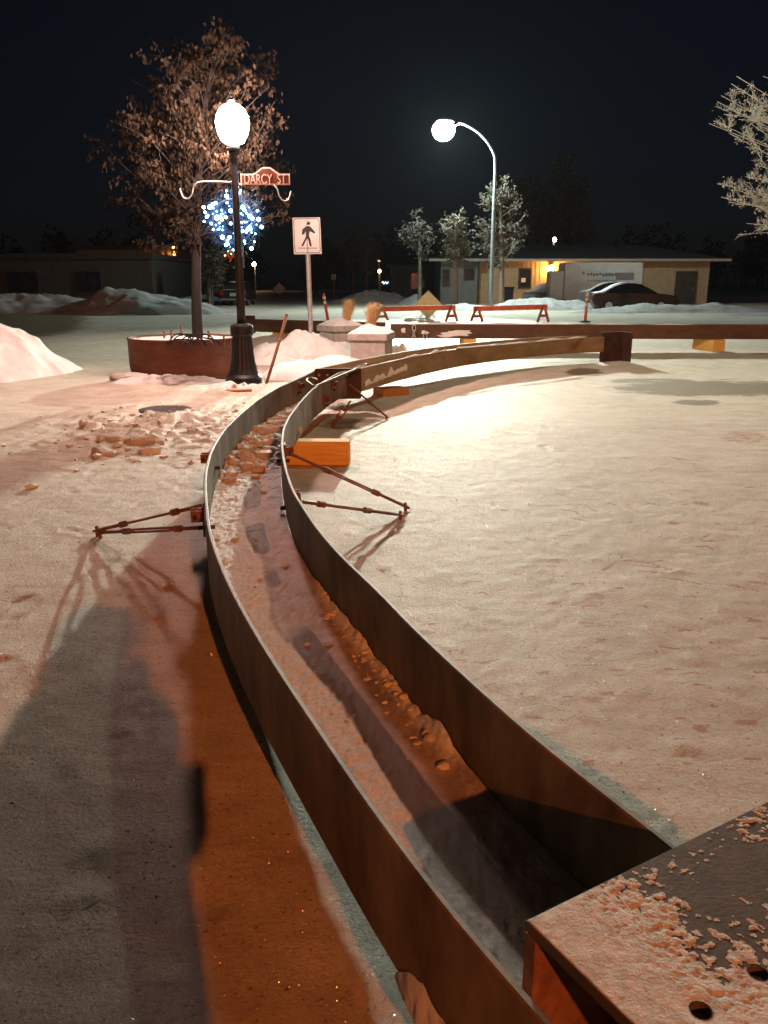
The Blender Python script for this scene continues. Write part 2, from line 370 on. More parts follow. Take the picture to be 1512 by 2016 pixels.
SK = [[(590,440),(690,437),(740,475)],[(580,460),(640,470),(690,500)],[(680,415),(770,422)],[(615,500),(690,512)],[(720,380),(755,380)],[(770,735),(830,700),(900,692),(980,705),(1080,735),(1140,750)],[(910,715),(1010,722)],[(1030,768),(1120,780),(1210,802)],[(930,745),(980,745)],[(1320,797),(1410,815)],[(1440,790),(1512,795)],[(1180,632),(1240,630),(1270,650)],[(1210,605),(1310,605)],[(1110,240),(1220,245)],[(1190,295),(1275,297)],[(1190,280),(1240,282)],[(375,335),(412,342)],[(150,905),(300,915)],[(560,1370),(590,1375)],[(800,1190),(850,1195)],[(1470,470),(1512,474)],[(420,825),(470,832)],[(560,580),(640,582)]]
rs_ = random.Random(55)
for k in range(110):
    ax, ay = rs_.uniform(-200, 1500), 2200*rs_.random()**1.0*.72 + 40; ln = rs_.uniform(20, 75); kk = rs_.uniform(-8, 8); tl_ = rs_.uniform(-6, 9)
    SK.append([(ax, ay), (ax + ln*.5, ay + kk*.6 + tl_*.5), (ax + ln, ay + tl_)])
sel2 = (Y > 1.5) & (Y < 11) & (X > -.5) & (X < 5); xs, ys = X[sel2], Y[sel2]; dm = np.full(xs.shape, 9.0)
for st in SK:
    w_ = [P(850 + a/2.284, 800 + b_/2.284) for a, b_ in st]
    for a, b_ in zip(w_[:-1], w_[1:]):
        dx, dy = b_.x - a.x, b_.y - a.y; t_ = np.clip(((xs-a.x)*dx + (ys-a.y)*dy)/(dx*dx + dy*dy + 1e-9), 0, 1)
        dm = np.minimum(dm, np.hypot(xs - a.x - t_*dx, ys - a.y - t_*dy))
rust[sel2] = np.maximum(rust[sel2], 1.2*np.clip(1.5 - dm/.018, 0, 1))
dl = np.full(X.shape, 9.0); xs, ys = X[sel], Y[sel]; dm = np.full(xs.shape, 9.0)
for i in range(0, 200):
    tt = CL[min(i+1, 199)] - CL[max(i-1, 0)]; side_ = (xs - CL[i, 0])*(-tt[1]) + (ys - CL[i, 1])*tt[0]
    dm = np.minimum(dm, np.where(side_ > 0, np.hypot(xs - CL[i, 0], ys - CL[i, 1]), 9))
dl[sel] = dm
ice = np.clip((.035 + .04*fbm(X*6, Y*6, 77) - dl)*40, 0, 1) * np.clip((3.0 - Y)*2.5, 0, 1)
me = bpy.data.meshes.new('snowy_ground'); ny, nx = X.shape
me.from_pydata(np.c_[X.ravel(), Y.ravel(), h.ravel()].tolist(), [], [(j*nx+i, j*nx+i+1, (j+1)*nx+i+1, (j+1)*nx+i) for j in range(ny-1) for i in range(nx-1)])
me.polygons.foreach_set('use_smooth', [True] * len(me.polygons))
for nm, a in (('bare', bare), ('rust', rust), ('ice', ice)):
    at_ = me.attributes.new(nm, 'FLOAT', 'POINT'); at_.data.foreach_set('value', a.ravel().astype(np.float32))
m, nt, b = new_mat('packed_snow')
big = tex(nt, 0.55, 6, 0.6); mid = tex(nt, 3.2, 8, 0.7, (1, 1.3, 1)); fine = tex(nt, 55, 7, 0.8); speck = tex(nt, 42, 6, 0.72)
c = ramp(nt, mid.outputs['Fac'], 0.3, 0.68, (0.42, 0.34, 0.25, 1), (0.70, 0.63, 0.53, 1))
c = mix(nt, ramp(nt, big.outputs['Fac'], 0.4, 0.65), c, mix(nt, 0.5, c, (0.72, 0.67, 0.59)))
c = mix(nt, ramp(nt, fine.outputs['Fac'], 0.36, 0.48, (0.55,)*3 + (1,), (0,0,0,1)), c, (0.3, 0.22, 0.16))
c = mix(nt, ramp(nt, speck.outputs['Fac'], 0.345, 0.395, (0.85,)*3 + (1,), (0,0,0,1)), c, (0.11, 0.075, 0.05))
brk = tex(nt, 9, 8, 0.75)
brs = tex(nt, 7, 9, 0.78, (1, 3.2, 1))
def broken(name, lo, hi, br=None, k=0.9):
    mm = nt.nodes.new('ShaderNodeMath'); mm.operation = 'MULTIPLY_ADD'; mm.inputs[1].default_value = k
    L(nt, (br or brk).outputs['Fac'], mm.inputs[0]); L(nt, attr(nt, name), mm.inputs[2]); m4 = nt.nodes.new('ShaderNodeMath'); m4.operation = 'MULTIPLY'; m4.inputs[1].default_value = 0.4; L(nt, mm.outputs[0], m4.inputs[0])
    m5 = nt.nodes.new('ShaderNodeMath'); m5.operation = 'MULTIPLY'; m5.use_clamp = True; m5.inputs[1].default_value = 6.0; L(nt, attr(nt, name), m5.inputs[0])
    m6 = nt.nodes.new('ShaderNodeMath'); m6.operation = 'MULTIPLY'; L(nt, m4.outputs[0], m6.inputs[0]); L(nt, m5.outputs[0], m6.inputs[1])
    return ramp(nt, m6.outputs[0], lo*.4, hi*.4)
streak = tex(nt, 2.0, 6, 0.65, (1.2, 5.5, 1))
c = mix(nt, ramp(nt, streak.outputs['Fac'], 0.5, 0.70, (0,0,0,1), (0.6,)*3 + (1,)), c, (0.50, 0.33, 0.215))
fac_r = broken('rust', 1.75, 2.05, brs, 2.0)
c = mix(nt, fac_r, c, (0.40, 0.19, 0.115))
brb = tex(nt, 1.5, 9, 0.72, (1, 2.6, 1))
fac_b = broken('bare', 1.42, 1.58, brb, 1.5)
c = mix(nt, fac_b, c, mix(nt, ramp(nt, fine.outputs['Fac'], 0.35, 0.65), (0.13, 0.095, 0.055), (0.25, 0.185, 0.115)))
L(nt, c, b.inputs['Base Color']); b.inputs['Roughness'].default_value = 0.62; b.inputs['Specular IOR Level'].default_value = 0.25
hh = mix(nt, 0.22, fine.outputs['Fac'], mid.outputs['Fac']); bump(nt, b, hh, 0.9, 0.03)
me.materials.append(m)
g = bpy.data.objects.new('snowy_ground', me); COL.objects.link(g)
tag(g, 'packed dirty snow covering the street and square', None, None, 'structure')

# tiny loose ice crystals that catch the lamps
def glints():
    mb = MB(); r = random.Random(3)
    for i in range(7000):
        y = 1.2 + 9 * r.random()**1.7; x = r.uniform(-0.62, 0.55) * y * 0.95
        s = 0.0016 + 0.0005 * y * r.random()
        n = Vector((r.gauss(0, .5), r.gauss(0, .5), 1)).normalized(); a = n.orthogonal().normalized(); bb = n.cross(a)
        j = int(np.searchsorted(gy, y)); i2 = int(np.searchsorted(gx, x))
        z = max(h[min(j, ny-1), min(i2, nx-1)], h[max(j-1, 0), max(i2-1, 0)]) + s * 0.7
        c = Vector((x, y, z)); mb.add([c + a*s, c + bb*s, c - a*s, c - bb*s, c + n*s*.5], [(0,1,4),(1,2,4),(2,3,4),(3,0,4)])
    m, nt, b = new_mat('ice_crystal'); b.inputs['Base Color'].default_value = (0.95, 0.95, 0.97, 1); b.inputs['Roughness'].default_value = 0.4; b.inputs['Metallic'].default_value = 1.0
    tag(mb.build('ice_crystals', m), 'tiny ice crystals glinting on the packed snow', 'ice crystals', None, 'stuff')
glints()
def grit():
    r = random.Random(19); mb = MB(); mb2 = MB(); mc = (CL + CR)/2
    for i in range(9000):
        y = 1.15 + 10*r.random()**1.5; x = r.uniform(-.62, .58)*y*.97
        if mnoise.noise(Vector((x*1.3, y*1.3, 7))) < r.uniform(-.5, .35): continue
        if near[min(int(np.searchsorted(gy, y)), ny-1), min(int(np.searchsorted(gx, x)), nx-1)] < .27: continue
        z = h[min(int(np.searchsorted(gy, y)), ny-1), min(int(np.searchsorted(gx, x)), nx-1)]
        s_ = (.0010 + abs(r.gauss(0, .0013)))*(1 + .07*y); a = r.uniform(0, 6.28); el = r.uniform(.5, 1.6)
        pts = [Vector((x + s_*el*math.cos(a + k*2.09)*r.uniform(.6, 1.3), y + s_*math.sin(a + k*2.09)*r.uniform(.6, 1.3), z - .001)) for k in range(3)] + [Vector((x, y, z + s_*r.uniform(.5, 1.1)))]
        (mb if i % 3 else mb2).add(pts, [(0, 1, 3), (1, 2, 3), (2, 0, 3)])
    tag(mb.build('grit', pmat('dark_grit', (.03, .02, .013), (.12, .075, .045), 40, .9, bstr=0)), 'dark sand grit sprinkled over the packed snow', 'grit', None, 'stuff')
    tag(mb2.build('snow_grains', M['snow']), 'fine loose snow grains lying on the packed snow', 'snow grains', None, 'stuff')

grit()
# ------------------------------------------------------------------ snow mounds
def mound(name, label, cx, cy, rx, ry, hgt, seed, mat='snow', rough=0.35, freq=2.0, res=60, group=None, rot=0.0, peak=1.6, pw=0.95):
    u = np.linspace(-1.15, 1.15, res); U, V = np.meshgrid(u, u); R = np.hypot(U, V)
    ed = 1 + 0.3 * (fbm(U*1.6 + seed*7, V*1.6 + seed*3, seed) - 0.5) * 2
    k = np.clip(1 - (R / ed)**peak, 0, 1)
    xx = U * rx; yy = V * ry; rid = 0.5 - np.abs(fbm(xx*freq*1.4 + seed, yy*freq*1.4 + 9, seed + 3, 4) - 0.5)*2
    z = hgt * k**pw * (1 + rough * 2 * (fbm(xx*freq + seed, yy*freq, seed + 5, 5) - 0.5)) + hgt * k**.6 * rough * .55 * rid * np.clip(k*4, 0, 1) + k * 0.14*hgt * (fbm(xx*freq*5, yy*freq*5, seed+9, 3) - 0.5) - 0.05 * (k <= 0) - 0.015
    cr, sr = math.cos(rot), math.sin(rot)
    mb = MB(); mb.add(np.c_[(xx*cr - yy*sr).ravel(), (xx*sr + yy*cr).ravel(), z.ravel()].tolist(), [(j*res+i, j*res+i+1, (j+1)*res+i+1, (j+1)*res+i) for j in range(res-1) for i in range(res-1) if k[j:j+2, i:i+2].max() > 0])
    o = mb.build(name, M[mat], smooth=True); o.location = (cx, cy, 0)
    return tag(o, label, 'snow pile', group)
mound('snow_pile', 'tall lumpy pile of ploughed snow at the left edge, nearest the camera', -8.6, 14.6, 3.1, 2.6, 1.25, 3, rough=0.3, freq=1.3, res=110)
mound('snow_drift', 'pinkish snow drift sloping up against the front concrete planter', -0.85, 14.3, 1.3, 0.85, 0.26, 5, res=100, rough=.7, freq=1.9, pw=1.0, peak=2.4)
mound('snow_drift', 'snow drift piled between the crossing sign and the rear concrete planter', -1.62, 17.0, 1.3, 0.9, 0.42, 7, res=100, rough=.7, freq=1.9, pw=1.0, peak=2.4)
mound('snow_drift', 'lumpy heap of snow against the right side of the front concrete planter', 0.24, 15.6, 0.36, 0.4, 0.42, 9, rough=.5, freq=5, res=50)
mound('snow_drift', 'low ridge of snow below the yellow timber of the far beam', -3.0, 21.2, 1.6, 0.7, 0.25, 11, rough=.6, freq=2.5, res=60)
mound('snow_drift', 'trampled snow heaped round the foot of the black lamp post', -2.1, 12.05, 0.75, 0.42, 0.17, 13, rough=.6, freq=5, res=60)
mound('snow_drift', 'ragged rim of snow along the foot of the round rusty planter', -3.3, 13.15, 1.25, 0.35, 0.13, 15, rough=.7, freq=6, res=60)
for i, (x, y, rx, ry, hh_, lb) in enumerate([
    (-12.6, 43, 5.0, 2.0, 1.0, 'dark rounded snow bank before the far left building, nearest the street'),
    (-18.5, 45, 5.5, 2.2, 1.0, 'dark jagged snow bank in the middle of the far left lot'),
    (-25, 44, 6, 2.2, .8, 'low dark snow bank at the far left edge of the lot')]):
    mound('snow_bank', lb, x, y, rx, ry, hh_, 20 + i, 'snow_grey', .5, .8, 70, 'snow banks along the far left lot')
for i, (x, y, rx, ry, hh_, lb) in enumerate([
    (15.2, 44.5, 6.0, 1.5, 0.62, 'long snow windrow in front of the dark parked sedan'),
    (9.2, 49, 3.6, 1.6, 0.8, 'snow bank in front of the white box trailer'),
    (4.5, 47.5, 3.8, 1.3, 0.45, 'bright low snow bank at the foot of the curved street lamp'),
    (22.5, 40.5, 7.0, 1.5, 0.35, 'low snow windrow at the right edge beyond the beam'),
    (-1.0, 66, 3.4, 2.0, 1.1, 'snow bank left of the grey bungalow end wall'),
    (2.6, 60, 1.6, 1.2, 0.9, 'peaked snow bank beside the corner of the grey bungalow end')]):
    mound('snow_bank', lb, x, y, rx, ry, hh_*.75, 30 + i, 'snow_grey', .5, 1.0, 70, 'snow banks along the far side of the street')
mound('snow_bank', 'snow bank beside the parked black car under the street trees', -13.6, 62, 1.7, 7, 0.7, 44, 'snow_grey', .5, .8, 60)

# ------------------------------------------------------------------ curved channel (near and far lengths are one bolted ring)
ring = thing('curved_steel_channel', 'long curved brown steel channel with two upright sides sweeping across the snow', 'steel channel', (0, 4, 0))
zt = lambda y: ZT + 0.03 * max(0, min(1, (y - 7) / 5))
wall_mesh(CL, 0.017, zt, zbase, 1).build('side_plate', M['steel_top'], ring)
wall_mesh(CR, 0.017, zt, zbase, -1).build('side_plate', M['steel_top'], ring)
mb = MB(); vs = []
for i in range(200):
    vs += [(*CL[i], zbase(CL[i, 1]) + 0.03), (*CR[i], zbase(CR[i, 1]) + 0.03), (*CR[i], zbase(CR[i, 1]) + 0.018), (*CL[i], zbase(CL[i, 1]) + 0.018)]
mb.add(vs, [(i*4+k, i*4+(k+1) % 4, (i+1)*4+(k+1) % 4, (i+1)*4+k) for i in range(199) for k in (0, 2)])
mb.build('floor_plate', M['steel'], ring)
FF = [(703,727),(779,709),(845,696),(912,685),(991,676),(1100,667),(1190,663)]
FBk = [(640,727),(700,714),(779,697),(845,688),(912,681.5)]
ff = [P(x, y, .50) for x, y in FF]
fp = np.array([tuple(p)[:2] for p in catmull(ff, 12)])
d_ = np.gradient(fp, axis=0); d_ /= np.linalg.norm(d_, axis=1)[:, None]
bp = fp + np.c_[-d_[:, 1], d_[:, 0]] * 0.5
zf_t = lambda y: 0.50; zf_b = lambda y: 0.205
wall_mesh(fp, 0.02, zf_t, zf_b, 1).build('side_plate', M['steel'], ring)['label'] = 'olive brown front side of the far length'
wall_mesh(bp, 0.02, zf_t, zf_b, -1).build('side_plate', M['steel'], ring)
mb = MB(); vs = []
inn = fp + np.c_[-d_[:, 1], d_[:, 0]] * 0.0205; inb = bp - np.c_[-d_[:, 1], d_[:, 0]] * 0.0205
for i in range(len(fp)): vs += [(*inn[i], .39), (*inb[i], .39), (*inb[i], .37), (*inn[i], .37)]
mb.add(vs, [(i*4+k, i*4+(k+1) % 4, (i+1)*4+(k+1) % 4, (i+1)*4+k) for i in range(len(fp)-1) for k in (0, 2)])
mb.build('floor_plate', M['snow_dirty'], ring)
# bolted flange where the two lengths meet
def rrect(w, h_, r, n=5):
    pts = []
    for cx, cy, a0 in ((w/2-r, h_/2-r, 0), (-w/2+r, h_/2-r, 90), (-w/2+r, -h_/2+r, 180), (w/2-r, -h_/2+r, 270)):
        for k in range(n + 1):
            a = math.radians(a0 + 90 * k / n); pts.append((cx + r*math.cos(a), cy + r*math.sin(a)))
    return pts
fl = part('flange_plate', M['dark_steel'], ring, lambda m: m.prism(rrect(0.57, 0.37, .03), (P(665, 728, .52).x, FY, 0.35), (1, 0.05, 0), (0, 0, 1), -0.03))
for i, bx in enumerate((-.22, -.12, .12)):
    part('bolt', M['galv'], fl, lambda m: m.tube([(P(664, 728, .52).x + bx, FY - .032, .46), (P(664, 728, .52).x + bx, FY - .052, .46)], 0.015, 6))
# end plate of the far length
EPp = fp[-1]
ep = part('end_plate', M['dark_steel'], ring, lambda m: (m.box((EPp[0] + .20, EPp[1] + .12, 0.30), (.56, .05, 0.58), .42), m.box((EPp[0] + .47, EPp[1] + .1, .30), (.04, .36, .575), .3)), bevel=0.004)
# brackets with bolts on the side plates
def bracket(p, nrm, zc, hgt=0.16, w=0.09):
    p = Vector((p[0], p[1], 0)); nrm = Vector((nrm[0], nrm[1], 0)).normalized(); t = Vector((-nrm.y, nrm.x, 0))
    m = MB()
    m.prism(rrect(w, hgt, .008, 2), p + Vector((0, 0, zc)) + nrm * 0.001, t, (0, 0, 1), -0.012 if t.cross(Vector((0,0,1))).dot(nrm) < 0 else 0.012)
    m.bar(p + nrm*.01 + Vector((0, 0, zc + .03)) + t*.03, p + nrm*.07 + Vector((0, 0, zc + .03)) + t*.03, .01, .06)
    m.bar(p + nrm*.01 + Vector((0, 0, zc + .03)) - t*.03, p + nrm*.07 + Vector((0, 0, zc + .03)) - t*.03, .01, .06)
    o = m.build('bracket', M['rust_iron'], ring, bevel=.002)
    part('bolt', M['dark_bolt'], o, lambda q: (q.tube([p + nrm*.05 + t*.06 + Vector((0,0,zc+.03)), p + nrm*.05 - t*.06 + Vector((0,0,zc+.03))], .011, 8)))
    part('bolt', M['dark_bolt'], o, lambda q: (q.tube([p - nrm*.05 + Vector((0,0,zc-.04)), p + nrm*.04 + Vector((0,0,zc-.04))], .013, 6)))
def near_on(path, y):
    i = int(np.argmin(np.abs(path[:, 1] - y*KY))); d = path[min(i+1, len(path)-1)] - path[max(i-1, 0)]; d = d / np.linalg.norm(d)
    return path[i], d
for path, y, sgn, zc in ((CL, 6.15, 1, .25), (CL, 4.75, 1, .2), (CR, 6.35, -1, .26), (CR, 5.35, -1, .16), (CR, 10.85, -1, .25), (CR, 10.3, -1, .14), (CL, 10.6, -1, .25)):
    p, d = near_on(path, y); nr = np.array((-d[1], d[0])) * sgn
    zc += .15
    bracket(p + nr * (0.018 if not (path is CL and sgn == -1) else 0.0), nr, zc)

# snow packed into the channel
def channel_snow():
    nt_, ns = 60, 1200
    cl2, cr2 = resample(CL, ns), resample(CR, ns)
    s = np.r_[0, np.cumsum(np.linalg.norm(np.diff((cl2 + cr2) / 2, axis=0), axis=1))]
    T, S = np.meshgrid(np.linspace(0.01, 0.99, nt_), s)
    ypos = ((cl2 + cr2) / 2)[:, 1][:, None] / KY + 0 * T
    rough = fbm(S*9, T*7, 2, 5) - 0.5; fine_ = fbm(S*34, T*22, 4, 4) - 0.5
    strip = np.clip((0.55 + 0.16*(fbm(S*1.3, T*0 + 3, 6) - .5)*2 - T) * 7, 0, 1)          # rough snow along the left side
    patch = np.clip((fbm(S*0.9, T*0 + 9, 8) - 0.56) * 14, 0, 1) * np.clip((T - .38)*9, 0, 1) * np.clip((.72 - T)*12, 0, 1)  # bare steel showing
    edge = np.clip((T - 0.84) * 7, 0, 1)
    edge_on = np.clip((ypos - 1.9) * 4, 0, 1) * np.clip((3.9 - ypos) * 3, 0, 1)
    rubble = np.clip((ypos - 6.4) * 2, 0, 1) * np.clip((9.2 - ypos) * 1.5, 0, 1)
    z = 0.004 + strip * (0.010 + 0.020 * np.abs(rough) + 0.012 * fine_) + edge * edge_on * (0.022 + 0.05 * (fbm(S*5, T*6, 61, 3) - .45) + 0.02*(fbm(S*30, T*14, 63, 3) - .5)) + rubble * np.clip(rough + .1, 0, 1) * 0.11 * (1 - 0.4*T) + 0.012 * rough + .010 * fine_
    z = np.clip(z, 0.002, 0.2)
    zb = np.array([zbase(v) for v in ((cl2+cr2)/2)[:, 1]])[:, None] + 0.031
    xy = cl2[:, None, :] * (1 - T[..., None]) + cr2[:, None, :] * T[..., None]
    me = bpy.data.meshes.new('packed_snow')
    me.from_pydata(np.c_[xy.reshape(-1, 2), (zb + z).ravel()].tolist(), [], [(j*nt_+i, j*nt_+i+1, (j+1)*nt_+i+1, (j+1)*nt_+i) for j in range(ns-1) for i in range(nt_-1)])
    me.polygons.foreach_set('use_smooth', [True]*len(me.polygons))
    white = np.clip(strip * (1 - .4*patch) + rubble * 0.75 + edge * edge_on * 0.8 + np.clip(fine_ * 2 - .55, 0, 1), 0, 1)
    for nm, a in (('white', white), ('steelshow', patch * (1 - strip*.6))):
        q = me.attributes.new(nm, 'FLOAT', 'POINT'); q.data.foreach_set('value', a.ravel().astype(np.float32))
    m, nt, b = new_mat('channel_snow_and_ice')
    n1 = tex(nt, 6, 9, 0.78); n2 = tex(nt, 60, 6, .75)
    ice = ramp(nt, n1.outputs['Fac'], .32, .66, (0.22, 0.17, 0.15, 1), (0.5, 0.43, 0.40, 1))
    sn = ramp(nt, n2.outputs['Fac'], .3, .6, (0.48, 0.47, 0.45, 1), (0.78, 0.78, 0.77, 1))
    def brk(name, lo, hi):
        mm = nt.nodes.new('ShaderNodeMath'); mm.operation = 'MULTIPLY_ADD'; mm.inputs[1].default_value = .5
        L(nt, n1.outputs['Fac'], mm.inputs[0]); L(nt, attr(nt, name), mm.inputs[2]); return ramp(nt, mm.outputs[0], lo, hi)
    c = mix(nt, brk('white', .45, .8), ice, sn)
    c = mix(nt, brk('steelshow', .6, .8), c, (0.11, 0.075, 0.045))
    L(nt, c, b.inputs['Base Color'])
    rg = ramp(nt, attr(nt, 'white'), .1, .5, (.62,)*3 + (1,), (.85,)*3 + (1,)); L(nt, rg, b.inputs['Roughness'])
    b.inputs['Specular IOR Level'].default_value = .3
    bump(nt, b, mix(nt, .35, n2.outputs['Fac'], n1.outputs['Fac']), .8, .02)
    me.materials.append(m); o = bpy.data.objects.new('packed_snow', me); COL.objects.link(o)
    tag(o, 'packed snow and brown ice lining the floor of the curved channel', 'packed snow', None, 'stuff')
    r = random.Random(11); mb = MB()
    for i in range(420):
        if i < 230: yy = r.gauss(7.9, .75); t = min(.95, max(.05, r.gauss(.42, .24))); sz = abs(r.gauss(.0, .026)) + .01
        elif i < 300: yy = r.choice((2.35, 2.8, 3.4)) + r.gauss(0, .13); t = min(.97, r.uniform(.8, .98)); sz = abs(r.gauss(0, .007)) + .003
        elif i < 340: yy = r.uniform(2, 7); t = r.uniform(.05, .95); sz = abs(r.gauss(0, .005)) + .003
        else: continue
        j = int(np.argmin(np.abs(((cl2+cr2)/2)[:, 1] - yy*KY))); q = cl2[j]*(1-t) + cr2[j]*t; k = int(t*(nt_-1))
        mb.blob((q[0], q[1], zb[j, 0] + z[j, k] + sz*.3), sz, i, 1, .6, (1.2, 1, .65))
    tag(mb.build('snow_rubble', M['snow_dirty']), 'crumbled lumps of snow lying in the curved channel', 'snow rubble', None, 'stuff')
channel_snow()
# snow smeared on the front of the far length and along its foot
def stuck(name, label, px0, px1, ytop, ybot, seed, lift=0.012):
    n = 60; mb = MB(); vs = []; r = random.Random(seed)
    i0 = int(np.argmin(np.abs(fp[:, 0] - P(px0, 745, .36).x))); i1 = int(np.argmin(np.abs(fp[:, 0] - P(px1, 735, .36).x)))
    seg = resample(fp[min(i0, i1):max(i0, i1)+1], n)
    for i in range(n):
        t = i / (n - 1); w = .5 + .5*mnoise.noise(Vector((t*9, seed, 0))); w2 = .5 + .5 * mnoise.noise(Vector((t*16, seed+5, 0)))
        lo = ybot(t) + .03*w2; hi = ytop(t)*(.65 + .6*w); hi = max(hi, lo + .015)
        for k, zz in enumerate((lo, (lo+hi)/2, hi)):
            off = (.003, lift*(1 + w2), .003)[k]; vs.append((seg[i, 0] + .6*off, seg[i, 1] - off, zz))
    mb.add(vs, [(i*3+k, i*3+k+1, (i+1)*3+k+1, (i+1)*3+k) for i in range(n-1) for k in (0, 1)])
    o = mb.build(name, M['snow'], smooth=True); md = o.modifiers.new('sub', 'SUBSURF'); md.levels = md.render_levels = 1
    tag(o, label, 'snow smear')
stuck('stuck_snow', 'ragged smear of white snow stuck to the front of the far channel length', 716, 806, lambda t: .34 + .07*t, lambda t: .24 + .07*t, 4)
def crust(label, y0, y1, z0, z1, seed):
    n = 70; seg = CL[(CL[:, 1] > y0) & (CL[:, 1] < y1)]; seg = resample(seg, n); mb = MB(); vs = []
    for i in range(n):
        t = i/(n-1); d = seg[min(i+1, n-1)] - seg[max(i-1, 0)]; d = d/np.linalg.norm(d); nr = np.array((-d[1], d[0]))
        env = math.sin(math.pi*t)**.8; w = max(0.12, .5 + .45*mnoise.fractal(Vector((t*5, seed, 0)), 1, 2, 4)); hi = z0 + .015 + (z1 - z0)*w*env
        for k in range(5):
            f_ = k/4; off = .019 + (.022*(1 - f_)**.6*env*(.5 + w) if k < 4 else 0.0) + .006*mnoise.noise(Vector((t*30, k*2.1, seed)))*(0 < k < 4)
            q = seg[i] + nr*off; vs.append((q[0], q[1], z0 + (hi - z0)*f_))
    mb.add(vs, [(i*5+k, i*5+k+1, (i+1)*5+k+1, (i+1)*5+k) for i in range(n-1) for k in range(4)])
    tag(mb.build('stuck_snow', M['snow'], smooth=True), label, 'snow smear')
crust('pinkish crust of snow clinging to the outer foot of the channel at the bottom edge', .7, 1.42, .18, .38, 5)
# steel cross piece at the near end
ca, sa = math.cos(math.atan2(.511, .86)), math.sin(math.atan2(.511, .86))
EA = Vector((.86, .511, 0)).normalized(); EB = Vector((EA.y, -EA.x, 0))
CZ = .54
CO = P(1035, 1812, CZ)
cross = thing('steel_cross_member', 'snow dusted brown steel cross member with two bolt holes in the near right corner', 'steel beam', CO)
def top_plate(m):
    # plate outline with two round holes, as bridged polygons
    w, d = .70, 0.62; holes = []
    for px, py in ((1380, 1990), (1493, 1915)):
        q = P(px, py, CZ) - CO; holes.append((q.dot(EA), q.dot(EB)))
    bm = bmesh.new()
    vs = [bm.verts.new(CO + EA*a + EB*b_) for a, b_ in ((0, 0), (w, 0), (w, d), (0, d))]
    bm.edges.new((vs[0], vs[1])); bm.edges.new((vs[1], vs[2])); bm.edges.new((vs[2], vs[3])); bm.edges.new((vs[3], vs[0]))
    for a, b_ in holes:
        ring_ = [bm.verts.new(CO + EA*(a + .015*math.cos(k*math.pi/12)) + EB*(b_ + .015*math.sin(k*math.pi/12))) for k in range(24)]
        for k in range(24): bm.edges.new((ring_[k], ring_[(k+1) % 24]))
    bmesh.ops.triangle_fill(bm, edges=bm.edges[:], use_beauty=True, use_dissolve=False)
    ext = bmesh.ops.extrude_face_region(bm, geom=bm.faces[:])
    bmesh.ops.translate(bm, verts=[e for e in ext['geom'] if isinstance(e, bmesh.types.BMVert)], vec=(0, 0, -.02))
    bm.verts.index_update()
    m.add([v.co.copy() for v in bm.verts], [[v.index for v in f.verts] for f in bm.faces]); bm.free()
def plate_snow():
    nu, nv = 480, 420; U, V = np.meshgrid(np.linspace(0.002, .698, nu), np.linspace(.002, .618, nv))
    n = fbm(U*5 + 3, V*5, 91, 7) - .5; n2 = fbm(U*95, V*95, 93, 4) - .5
    f = .235 - U*1.1 + V*.34 + n*.44 + n2*.34
    f = np.maximum(f, .03 - np.abs(V - .03)*2.2 - np.abs(U - .33)*.35 + n*.4 + n2*.4)
    for a, b_ in HOLES: f = np.minimum(f, (np.hypot(U - a, V - b_) - .018)*8)
    f = np.minimum(f, np.minimum(U, V)*4 + .06)
    t = np.clip(f*7, 0, 1)**.7 * (.002 + .002*np.clip(n + .4, 0, 1) + .002*n2)
    pts = np.array(tuple(CO))[None, None, :] + U[..., None]*np.array(tuple(EA)) + V[..., None]*np.array(tuple(EB)); pts[..., 2] += t
    mb = MB(); ids = -np.ones(U.shape, int); k = 0; keep = f > 0
    mb.add(pts.reshape(-1, 3).tolist(), [(j*nu+i, j*nu+i+1, (j+1)*nu+i+1, (j+1)*nu+i) for j in range(nv-1) for i in range(nu-1) if keep[j, i] or keep[j+1, i+1] or keep[j, i+1]])
    o = mb.build('frost_layer', M['snow_plate'], smooth=True); tag(o, 'thin grainy layer of snow lying on the near steel cross member', 'snow')
    bm = bmesh.new(); bm.from_mesh(o.data); bmesh.ops.delete(bm, geom=[v for v in bm.verts if not v.link_faces], context='VERTS')
    for v in bm.verts:
        if v.is_boundary: v.co.z = CO.z + .0006
    bm.to_mesh(o.data); bm.free()
M['snow_plate'] = pmat('grainy_plate_snow', (0.42, 0.35, 0.29), (0.64, 0.58, 0.52), 40, .85, bstr=.8, bdist=.006, bscale=160, lo=.3, hi=.62)
HOLES = [((P(px, py, CZ) - CO).dot(EA), (P(px, py, CZ) - CO).dot(EB)) for px, py in ((1380, 1990), (1493, 1915))]
CM = pmat('dark_brown_plate', (0.05, 0.035, 0.024), (0.095, 0.066, 0.046), 14, .75, bstr=.4, bdist=.004, bscale=90)
plate_snow()
mb = MB(); top_plate(mb); mb.build('top_plate', CM, cross, local=CO).location = (0, 0, 0)

wh = CZ - .022 - .03
for e_, nm in ((.0125, 'web_plate'), (.60, 'web_plate')):
    part(nm, M['rust_iron'], cross, lambda m: m.box(CO + EA*.35 + EB*e_ + Vector((0, 0, -.0215 - wh/2)), (.70, .025, wh), math.atan2(EA.y, EA.x)))
part('bottom_plate', M['rust_iron'], cross, lambda m: m.box(CO + EA*.36 + EB*.306 + Vector((0, 0, -CZ + .035)), (.67, .55, .015), math.atan2(EA.y, EA.x)))
